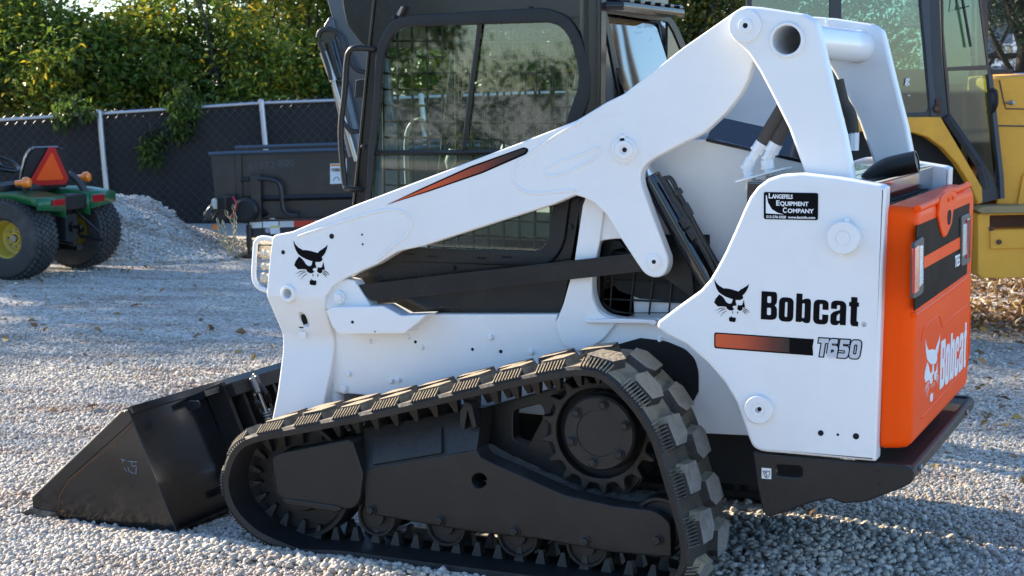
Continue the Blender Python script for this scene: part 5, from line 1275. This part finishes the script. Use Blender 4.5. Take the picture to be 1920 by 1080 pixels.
def swheel(bm):
    M_ = Matrix.Translation((.53,0,1.02)) @ Matrix.Rotation(rad(-24),4,'Y')
    add_tube(bm, [M_ @ Vector((math.cos(k*math.pi/16)*.19, math.sin(k*math.pi/16)*.19, 0)) for k in range(32)], .016, 10, True)
    for k in range(3):
        a = rad(90+120*k); add_tube(bm, [M_ @ Vector((0,0,-.03)), M_ @ Vector((math.cos(a)*.19, math.sin(a)*.19, 0))], .011, 8)
    add_lathe(bm, M_ @ Vector((0,0,-.04)), M_ @ Vector((0,0,1))-M_ @ Vector((0,0,0)), [(.035,0),(.035,.03),(.02,.04)], 16)
L_('steering_wheel', swheel)
L_('floor_deck', lambda bm: add_box(bm, (.35,-.42,.48),(1.05,.42,.52),.01), lambda bm: add_box(bm, (.2,.2,.76),(.42,.42,.84),.02), m=BLACKM)
L_('hood', lambda bm: add_box(bm, (1.0,-.24,.50),(2.0,.24,.95),.07), m=GREEN)
for s in (1,-1):
    fw_ = L_('front_wheel', lambda bm: add_lathe(bm, (1.65,s*.45,.27), (0,1,0), [(.14,-.1),(.25,-.11),(.27,-.06),(.27,.06),(.25,.11),(.14,.1)], 36, cap=False), m=TYRE)
    L_('rim', lambda bm: add_lathe(bm, (1.65,s*.45,.27), (0,1,0), [(.14,-.1),(.12,0),(.001,0)], 30, cap=False), m=YRIM, parent=fw_)
L_('front_axle', lambda bm: add_tube(bm, [(1.65,-.42,.27),(1.65,.42,.27)], .05, 10), lambda bm: add_box(bm, (1.5,-.12,.27),(1.8,.12,.55),.02))
# ================================================================== TRAILER
D_T = 17.0; T0 = B(D_T); tl0 = T0.w(560,470); tl0.z = 0
TRL = thing('dump_trailer', 'black steel dump trailer with chained tongue and red and white reflective tape', 'trailer', tl0)
TBLK = mat('trailer_black', (.02,.019,.019), .32, var=.25, coat=.2, dirt=(.07,.06,.05), damt=.35)
bd_ = plate('bed_side', T0, [(440,290),(900,276),(900,402),(444,410)], .06, TBLK, TRL, bev=.004)
def bedfront(bm):
    a = [T0.w(440,290), T0.w(396,292,-.02), T0.w(408,408,-.02), T0.w(444,410)]
    f = [bm.verts.new(p+Vector((0,0,0))) for p in a]; bm.faces.new(f); g = [bm.verts.new(p+FH*.05) for p in a]; bm.faces.new(g)
    for k in range(4): bm.faces.new((f[k],f[(k+1)%4],g[(k+1)%4],g[k]))
link('bed_front', from_bm(bm_of(bedfront)), TBLK, TRL, 0)
link('top_rail', from_bm(bm_of(lambda bm: add_tube(bm, [T0.w(392,289,-.03), T0.w(440,287,-.03), T0.w(900,273,-.03)], .024, 4), lambda bm: add_tube(bm, [T0.w(392,289,1.6), T0.w(900,273,1.6)], .024, 4))), mat('trailer_rail', (.07,.085,.10), .35), TRL, 0)
plate('bed_far_side', T0.off(1.55), [(396,292),(900,276),(900,402),(408,410)], .06, TBLK, TRL)
plate('bed_floor', T0.off(.065), [(404,385),(900,378),(900,402),(412,409)], 1.48, TBLK, TRL)
for x in (447,): plate('side_rib', T0.off(-.035), [(x-5,291),(x+5,291),(x+9,410),(x-1,410)], .034, TBLK, TRL)
link('side_channel', from_bm(bm_of(lambda bm: add_tube(bm, [T0.w(492,372,-.03), T0.w(900,362,-.03)], .03, 4))), TBLK, TRL, 0)
plate('frame_rail', T0.off(-.10), [(463,414),(900,402),(900,440),(468,446)], .12, TBLK, TRL, bev=.004)
def tape(x0, x1, m_, nm): plate(nm, T0.off(-.1035), [(x0,416.5-(x0-463)*.027),(x1,416.5-(x1-463)*.027),(x1,428-(x1-463)*.027),(x0,428-(x0-463)*.027)], .003, m_, TRL)
TBEIGE = mat('silver_tape', (.62,.6,.56), .3); TRED = mat('red_tape', (.62,.04,.02), .3)
tape(468,491,PAPER,'paper_label'); tape(493,522,PAPER,'paper_label'); tape(524,551,TBEIGE,'reflective_tape'); tape(551,591,TRED,'reflective_tape'); tape(591,630,TBEIGE,'reflective_tape'); tape(630,670,TRED,'reflective_tape')
plate('warning_label', T0.off(-.103), [(506,424),(524,423),(525,438),(507,439)], .003, PAPER, TRL); plate('round_label', T0.off(-.103), circ(502,432,5,16), .003, mat('mauve_label', (.45,.35,.42), .5), TRL)
YEL = mat('caution_yellow', (.75,.62,.05), .5)
plate('label_header', T0.off(-.1036), [(506.5,424.2),(523.5,423.2),(523.7,426.5),(506.7,427.5)], .0008, YEL, TRL)
for (x0,y0,x1,y1) in ((619,307,642,345),(639,298,650,340)):
    lb = plate('safety_sticker', T0.off(-.0035), [(x0,y0),(x1,y0-1),(x1,y1-1),(x0,y1)], .003, PAPER, TRL)
    plate('sticker_header', T0.off(-.0042), [(x0+1,y0+1),(x1-1,y0),(x1-1,y0+4),(x0+1,y0+5)], .0008, mat('sticker_orange', (.7,.25,.04), .5), lb)
    link('sticker_print', from_bm(bm_of(lambda bm: [add_box(bm, T0.off(-.0048).w(x0+2,y0+9+3*k), T0.off(-.0044).w(x1-4,y0+10+3*k)) for k in range(2)], lambda bm: add_tube(bm, [T0.off(-.005).w(*p) for p in ((x0+6,y1-6),(x0+9,y1-12),(x0+14,y1-13),(x0+17,y1-9),(x0+17,y1-6))], .003, 5))), DECAL, lb, 0)
M_, l_ = on(T0, 446,322, 541,312, -.002)
me = text_mesh('C-61172-800', M_, .10); w_ = max(v.co.x for v in me.vertices)
MW = max((v.co-me.vertices[0].co).length for v in me.vertices)
link('chalk_number', text_mesh('C-61172-800', M_, .105, -.0015, l_/MW), mat('faded_chalk', (.10,.12,.135), .8), bd_, 0)
# tongue, jack and coupler, reaching towards the left
def tongue(bm):
    add_tube(bm, [T0.w(500,400,.02), T0.w(430,388,-.25)], .045, 4); add_tube(bm, [T0.w(560,410,.8), T0.w(430,388,-.25)], .045, 4)
    add_box(bm, T0.w(418,374,-.34)-Vector((0,0,.08)), T0.w(447,374,-.22)+Vector((0,0,.05)), .01)
link('tongue', from_bm(bm_of(tongue)), TBLK, TRL, 30)
def coupler(bm):
    add_tube(bm, spline([T0.w(422,378,-.28), T0.w(410,386,-.30), T0.w(402,398,-.3), T0.w(400,408,-.3)],5), [.045]*4+[.05]*8+[.042]*4, 12)
    add_lathe(bm, T0.w(402,398,-.3), -FH, [(.05,-.02),(.05,.06),(.03,.08)], 16)
link('coupler', from_bm(bm_of(coupler)), TBLK, TRL, 40)
link('tie_hooks', from_bm(bm_of(lambda bm: [add_lathe(bm, T0.w(x,y,-.32), (0,0,1), [(.03,-.06),(.034,0),(.03,.03),(.012,.045)], 14) for x,y in ((413,376),(432,376))])), mat('cream_plastic', (.6,.56,.45), .5), TRL, 40)
link('plug_cable', from_bm(bm_of(lambda bm: add_tube(bm, spline([T0.w(446,366,-.3), T0.w(452,378,-.33), T0.w(448,396,-.33), T0.w(440,405,-.3)],5), .014, 8))), RED, TRL, 50)
link('reflector', from_bm(bm_of(lambda bm: add_lathe(bm, T0.w(413,421,-.3), -FH, [(.028,0),(.028,.02)], 16))), AMBER, TRL, 40)
def chain(pts):
    def f(bm):
        sp_ = spline([T0.w(*p,-.34) for p in pts], 5); L = [0]
        for a, b_ in zip(sp_, sp_[1:]): L.append(L[-1]+(b_-a).length)
        n = int(L[-1]/.050)
        for k in range(n):
            s = (k+.5)*L[-1]/n; i = max(j for j in range(len(L)) if L[j] <= s); i = min(i,len(sp_)-2)
            p = sp_[i].lerp(sp_[i+1], (s-L[i])/max(1e-6,L[i+1]-L[i])); d = (sp_[i+1]-sp_[i]).normalized()
            u, v, _ = frame_of(d); c = u if k % 2 else v
            add_tube(bm, [p+d*(math.cos(t*math.pi/6)*.030)+c*(math.sin(t*math.pi/6)*.015) for t in range(12)], .0052, 6, True)
    return f
for c_ in ([(431,372),(436,398),(446,410),(450,440),(441,468),(434,440),(428,408)], [(447,380),(452,410),(449,445),(438,462),(425,440),(418,404)]):
    link('safety_chain', from_bm(bm_of(chain(c_))), CHAIN, TRL, 60)
plate('tongue_post', T0.off(-.12), [(469,329),(488,327),(490,416),(472,417)], .09, TBLK, TRL, bev=.005)
link('post_cap', from_bm(bm_of(lambda bm: add_tube(bm, [T0.w(454,336,-.1), T0.w(470,335,-.1)], .018, 8))), TBLK, TRL, 40)
link('crank_handle', from_bm(bm_of(lambda bm: add_tube(bm, spline([T0.w(x,y,-.15) for x,y in ((487,333),(512,335),(526,342),(531,360),(534,388),(543,399),(562,402))],6), .022, 10))), TBLK, TRL, 50)
link('hydraulic_box', from_bm(bm_of(lambda bm: add_lathe(bm, T0.w(465,392,-.18), -FH, [(.13,-.1),(.13,.02),(.10,.05),(.001,.05)], 24, cap=False))), BLACKM, TRL, 40)
link('jack_leg', from_bm(bm_of(lambda bm: add_tube(bm, [T0.w(470,420,-.12), T0.w(471,462,-.12)], .03, 10), lambda bm: add_tube(bm, [T0.w(471,462,-.12), Vector((T0.w(471,462,-.12).x, T0.w(471,462,-.12).y, .02))], .02, 10), lambda bm: add_lathe(bm, Vector((T0.w(471,462,-.12).x, T0.w(471,462,-.12).y, 0)), (0,0,1), [(.09,0),(.09,.015),(.03,.03)], 16))), TBLK, TRL, 40)
for k in range(2):
    for dn in (-.02,1.5):
        c = T0.w(790+k*110,400,dn); c.z = .33; link('trailer_wheel', from_bm(bm_of(lambda bm: add_lathe(bm, c-FH*.1, FH, [(.18,0),(.31,0),(.33,.03),(.33,.17),(.31,.2),(.18,.2),(.1,.1),(.001,.1)], 32, cap=False))), TYRE, TRL, 40)
# ================================================================== BOOM BEHIND THE CAB
D_B = 9.6; B0 = B(D_B); bl0 = B0.w(700,560); bl0.z = 0
BOOM = thing('excavator_boom', 'dark steel digger boom with hydraulic cylinder rising behind the loader cab', 'digger boom', bl0)
BSTEEL = mat('boom_grey', (.05,.062,.078), .35, var=.15, coat=.3)
plate('boom_arm', B0, [(606,-160),(613,-2),(628,52),(640,120),(650,190),(662,250),(690,330),(760,330),(735,200),(700,-160)], .20, BSTEEL, BOOM, bev=.01)
plate('cylinder_lug', B0.off(-.06), [(603,56,3),(618,30,5),(626,36),(632,70),(642,92),(626,96,5),(610,78)], .12, BSTEEL, BOOM, bev=.006)
def tcyl(bm):
    a, b_ = B0.w(617,66,-.09), B0.w(666,258,-.09); d = (b_-a).normalized(); L = (b_-a).length
    add_lathe(bm, a, d, [(.02,-.02),(.044,-.01),(.046,L*.42),(.040,L*.43),(.040,L*.46),(.052,L*.47),(.052,L*.50)], 24)
    add_lathe(bm, a, FH, [(.05,-.05),(.05,.08)], 20)
link('boom_cylinder', from_bm(bm_of(tcyl)), BLACK, BOOM, 40)
def trod(bm):
    a, b_ = B0.w(640,156,-.09), B0.w(672,290,-.09); d = (b_-a).normalized(); add_lathe(bm, a, d, [(.05,0),(.05,(b_-a).length)], 20)
link('cylinder_sleeve', from_bm(bm_of(trod)), BSTEEL, BOOM, 40)
def tline(bm):
    a, b_ = B0.w(611,98,-.14), B0.w(630,152,-.14); add_tube(bm, [a, b_], .022, 10); add_tube(bm, [B0.w(630,152,-.14), B0.w(672,300,-.14)], .012, 8)
link('steel_line', from_bm(bm_of(tline)), mat('pale_steel', (.45,.43,.38), .3, metal=.6), BOOM, 40)
def bh(bm):
    for P_ in ([(602,72),(606,60),(622,56),(636,62),(645,78),(650,110)], [(604,78),(612,100),(622,130),(626,150)], [(648,95),(660,110),(672,130),(690,136)], [(642,215),(652,232),(664,244),(680,244)]):
        add_tube(bm, spline([B0.w(*p,-.16) for p in P_], 6), .013, 8)
link('boom_hoses', from_bm(bm_of(bh)), HOSE, BOOM, 50)
plate('boom_foot', B0.off(-.1), [(690,320),(760,320),(800,640),(640,640)], .4, BSTEEL, BOOM, bev=.01)
# ================================================================== YELLOW MACHINE
D_Y = 11.2; Y0 = B(D_Y); yl = Y0.w(1720,500); yl.z = 0
YM = thing('yellow_backhoe', 'yellow tractor backhoe with tall glazed cab parked behind the orange tailgate', 'backhoe', yl)
cf = plate('cab_frame', Y0, [(1400,-140),(1765,-140),(1762,0),(1766,100),(1778,216),(1770,222),(1400,222)], .05, CAT_B, YM, holes=[fillet([(1410,-100),(1556,-100),(1556,205),(1410,205)]), fillet([(1578,-100,4),(1720,-100,4),(1724,0),(1742,200,10),(1738,211,8),(1590,213,6),(1578,205,6)])], bev=.006)
plate('door_pillar', Y0.off(-.012), [(1722,-140),(1740,-140),(1746,100),(1757,218),(1745,218),(1736,100),(1728,20)], .012, mat('pillar_blue', (.03,.038,.055), .35), cf, bev=.003)
plate('side_glass', Y0.off(.02), [(1405,-120),(1560,-120),(1560,210),(1405,210)], .006, GLASSY, cf)
dg = plate('door_glass', Y0.off(.021), [(1574,-120),(1724,-120),(1748,212),(1574,215)], .006, GLASSY, cf)
M_, l_ = on(Y0, 1607,195, 1622,194, -.001); link('glass_lettering', join([text_mesh('(5', M_, .075, .001), text_mesh('g', on(Y0, 1697,156, 1710,156, -.001)[0], .07, .0015), text_mesh('-', on(Y0, 1702,182, 1710,182, -.001)[0], .05, .001)]), DECALW, dg, 0)
link('door_latch', from_bm(bm_of(lambda bm: add_box(bm, Y0.w(1752,212,-.03), Y0.w(1766,186,0), .005), lambda bm: add_lathe(bm, Y0.w(1755,203,-.03), -FH, [(.025,0),(.02,.02)], 10))), RUST, cf)
# front quarter: windscreen panel turned towards us
q_px = [(1762,-140),(1832,-140),(1840,0),(1857,140),(1876,330),(1872,350),(1840,352),(1835,305),(1779,217),(1768,100)]
def q_open(a): return a
qf = plate('quarter_frame', Y0.off(.01), q_px, .03, RUBBERSEAL, YM, holes=[fillet([(1768,-120),(1828,-120),(1836,0),(1851,122),(1776,126),(1770,60)]), fillet([(1778,133),(1853,131),(1868,310,6),(1864,338,6),(1842,300),(1783,214)])], bev=.004)
plate('quarter_glass', Y0.off(.022), [(1764,-130),(1830,-130),(1840,0),(1872,320),(1868,345),(1838,300),(1780,216),(1767,100)], .006, GLASSY, qf)
link('quarter_sill', from_bm(bm_of(lambda bm: add_tube(bm, [Y0.w(1774,218,-.02), Y0.w(1808,268,-.02), Y0.w(1836,310,-.02), Y0.w(1846,352,-.02)], .030, 4))), CAT_B, YM, 0)
link('front_pillar', from_bm(bm_of(lambda bm: add_tube(bm, [Y0.w(1853,140,-.015), Y0.w(1874,330,-.015), Y0.w(1876,372,-.015)], .024, 4))), CAT_B, YM, 0)
plate('sill_plate', Y0.off(-.01), [(1838,312),(1866,345),(1878,372),(1840,382),(1832,350)], .06, CAT_B, YM, bev=.005)
link('wiper', from_bm(bm_of(lambda bm: add_tube(bm, [Y0.w(1797,-20,-.05), Y0.w(1806,30,-.05), Y0.w(1816,88,-.05)], .010, 6), lambda bm: add_tube(bm, [Y0.w(1793,-30,-.06), Y0.w(1787,20,-.06), Y0.w(1812,12,-.06)], .005, 6))), BLACKM, YM, 50)
link('mirror_arm', from_bm(bm_of(lambda bm: add_tube(bm, spline([Y0.w(1854,168,-.02), Y0.w(1863,172,-.05), Y0.w(1864,195,-.05), Y0.w(1858,212,-.02)],5), .014, 8))), BLACKM, YM, 50)
# interior trim seen through the glass
plate('cab_trim', Y0.off(.55), [(1755,-140),(1822,-140),(1822,60),(1812,190),(1815,330),(1770,330)], .05, CREAM, YM)
plate('cab_back_wall', Y0.off(1.45), [(1420,130),(1900,130),(1900,330),(1420,330)], .05, CAT_B, YM)
link('cab_seat', from_bm(bm_of(lambda bm: add_box(bm, Y0.w(1640,330,.5), Y0.w(1720,200,.95), .05), lambda bm: add_box(bm, Y0.w(1625,230,.5), Y0.w(1655,60,.95), .05))), SEAT, YM)
link('dash_console', from_bm(bm_of(lambda bm: add_box(bm, Y0.w(1815,330,.35), Y0.w(1850,170,.8), .04), lambda bm: add_tube(bm, [Y0.w(1822,180,.5), Y0.w(1806,150,.5)], .02, 8))), DARK, YM)
plate('cab_roof', Y0.off(-.05), [(1380,-170),(1840,-170),(1835,-130),(1385,-130)], 1.6, CAT_Y, YM, bev=.02)
for (x,n_) in ((1410,1.40),(1750,1.40),(1840,1.30)): plate('rear_pillar', Y0.off(n_), [(x-10,-140),(x+10,-140),(x+14,225),(x-6,225)], .06, CAT_B, YM)
fy = plate('fender', Y0.off(-.03), [(1400,222),(1764,219),(1800,280),(1842,352),(1843,380),(1834,384),(1818,345),(1795,308),(1768,278),(1740,258),(1712,249),(1400,243)], .5, CAT_Y, YM, bev=.012)
plate('wheel_well', Y0.off(.10), [(1400,235),(1740,235),(1800,300),(1850,380),(1850,470),(1400,470)], .3, DARK, YM)
c = Y0.w(1640,430,-.0); RT = .62; c.z = RT
link('rear_wheel', from_bm(bm_of(lambda bm: add_lathe(bm, c+FH*.05, FH, [(.32,-.0),(.36,-.04),(.56,-.05),(RT,.0),(RT,.40),(.56,.45),(.3,.4),(.001,.3)], 48, cap=False))), TYRE, YM, 40)
hd = plate('hood', Y0.off(.05), [(1858,146,8),(1960,138,8),(2300,140),(2300,385),(1868,385),(1866,300)], 1.1, CAT_Y, YM, bev=.02)
link('hood_seams', from_bm(bm_of(lambda bm: add_tube(bm, [Y0.w(1878,150,.048), Y0.w(1886,190,.048), Y0.w(1890,204,.048), Y0.w(1990,206,.048)], .005, 6), lambda bm: add_tube(bm, [Y0.w(1869,236,.048), Y0.w(2100,240,.048)], .006, 6))), RUBBERSEAL, hd, 50)
link('hood_latch', from_bm(bm_of(lambda bm: add_lathe(bm, Y0.w(1901,193,.05), -FH, [(.018,0),(.016,.02),(.006,.024)], 14), lambda bm: add_tube(bm, [Y0.w(1901,193,.03), Y0.w(1889,193,.03)], .008, 6))), STEEL, hd, 40)
plate('hood_rib', Y0.off(.03), [(1908,385),(1918,330),(1990,250),(2100,250),(2100,385)], .03, CAT_Y, YM, bev=.004)
tb = plate('tool_box', Y0.off(-.12), [(1833,402,5),(1842,400),(1990,398),(1990,520),(1842,522),(1834,516,5)], .45, CAT_Y, YM, holes=[fillet([(1856,404,3),(1980,402,3),(1980,428),(1856,431)])], bev=.008)
plate('step_plate', Y0.off(-.15), [(1830,394,6),(1845,387,4),(1990,385),(1990,398),(1842,401)], .5, mat('worn_step', (.34,.24,.10), .7, var=.3, bump=.3, dirt=(.12,.09,.06), damt=.6), tb, bev=.006)
plate('box_inside', Y0.off(.05), [(1850,402),(1985,400),(1985,432),(1850,434)], .02, RUST, tb)
plate('box_door', Y0.off(-.135), [(1857,433,2),(1985,430,2),(1985,464,2),(1858,467,2)], .014, CAT_Y, tb, bev=.004)
link('box_bolts', from_bm(bm_of(lambda bm: add_lathe(bm, Y0.w(1849,426,-.12), -FH, [(.018,0),(.018,.01),(.01,.014)], 8), lambda bm: add_lathe(bm, Y0.w(1862,450,-.135), -FH, [(.018,0),(.016,.018)], 8))), RUST, tb, 30)
for (x,r) in ((2230,.45),):
    c2 = Y0.w(x,500,.1); c2.z = r; link('front_wheel', from_bm(bm_of(lambda bm: add_lathe(bm, c2, FH, [(.2,0),(.4,-.02),(r,.03),(r,.25),(.4,.3),(.001,.2)], 40, cap=False))), TYRE, YM, 40)
plate('frame_rail', Y0.off(.35), [(1500,440),(2200,440),(2200,480),(1500,480)], .5, CAT_B, YM)
# ================================================================== FALLEN LEAVES
def litter(n, cx, cy, sx, sy):
    x, y = rng.normal(cx,sx,n), rng.normal(cy,sy,n); return [(a,b_,float(zg(a,b_))+.012) for a,b_ in zip(x,y)]
pts = litter(1500,.9,7.6,.8,.5)+litter(2600,.9,9.8,1.1,.9)+litter(160,1.2,5.0,1.2,1.5)+litter(160,-5,5,3,2.5)+litter(70,-7.9,9.0,.7,.4)
V, F, T = leaves(pts, [.02]*len(pts), 1, .075, droop=0, slim=.6, tone_mu=.5)
o = link('fallen_leaves', raw_mesh(V,F,T,False), leaf_mat('dry_leaf', [(0,(.10,.05,.025)),(.5,(.24,.13,.05)),(1,(.42,.28,.08))], .15), None, 0); tag(o, kind='stuff')

# ---- pieces that only share a builder become objects of their own
for nm in ('pin_bosses','bolt_holes','frame_rivets','frame_holes','frame_bolts','hub_bolts','panel_holes','bumper_holes','bumper_bolts','cab_bolts','frame_slots','cylinder_hoses','lift_hoses','hose_fittings','hydraulic_couplers','coupler_springs','control_levers','boom_hoses','tie_hooks','badge_rivets','weld_beads','tailgate_hinges','window_rails','back_stiffeners','hood_seams','box_bolts','cover_rib','quick_coupler','bumper_bar','steel_line','wiper','rear_hitch','top_rail'):
    for o in [o for o in list(COL.objects) if o.name.split('.')[0] == nm and o.type == 'MESH']: split_loose(o)
SING = {'pin_bosses':'pin_boss','bolt_holes':'bolt_hole','frame_rivets':'rivet','frame_holes':'bolt_hole','frame_bolts':'bolt','hub_bolts':'hub_bolt','panel_holes':'bolt_hole','bumper_holes':'bolt_hole','bumper_bolts':'bolt','cab_bolts':'bolt','frame_slots':'slot','cylinder_hoses':'cylinder_hose','lift_hoses':'lift_hose','hose_fittings':'hose_fitting','hydraulic_couplers':'hydraulic_coupler','coupler_springs':'coupler_spring','control_levers':'control_lever','boom_hoses':'boom_hose','tie_hooks':'tie_hook','badge_rivets':'rivet','weld_beads':'weld_bead','tailgate_hinges':'hinge','window_rails':'window_rail','back_stiffeners':'stiffener','hood_seams':'hood_seam','box_bolts':'bolt','cover_rib':'cover_rib','quick_coupler':'quick_coupler','lens_ribs':'lens_rib'}
for o in list(COL.objects):
    k = o.name.split('.')[0]
    if k in SING: o.name = SING[k]
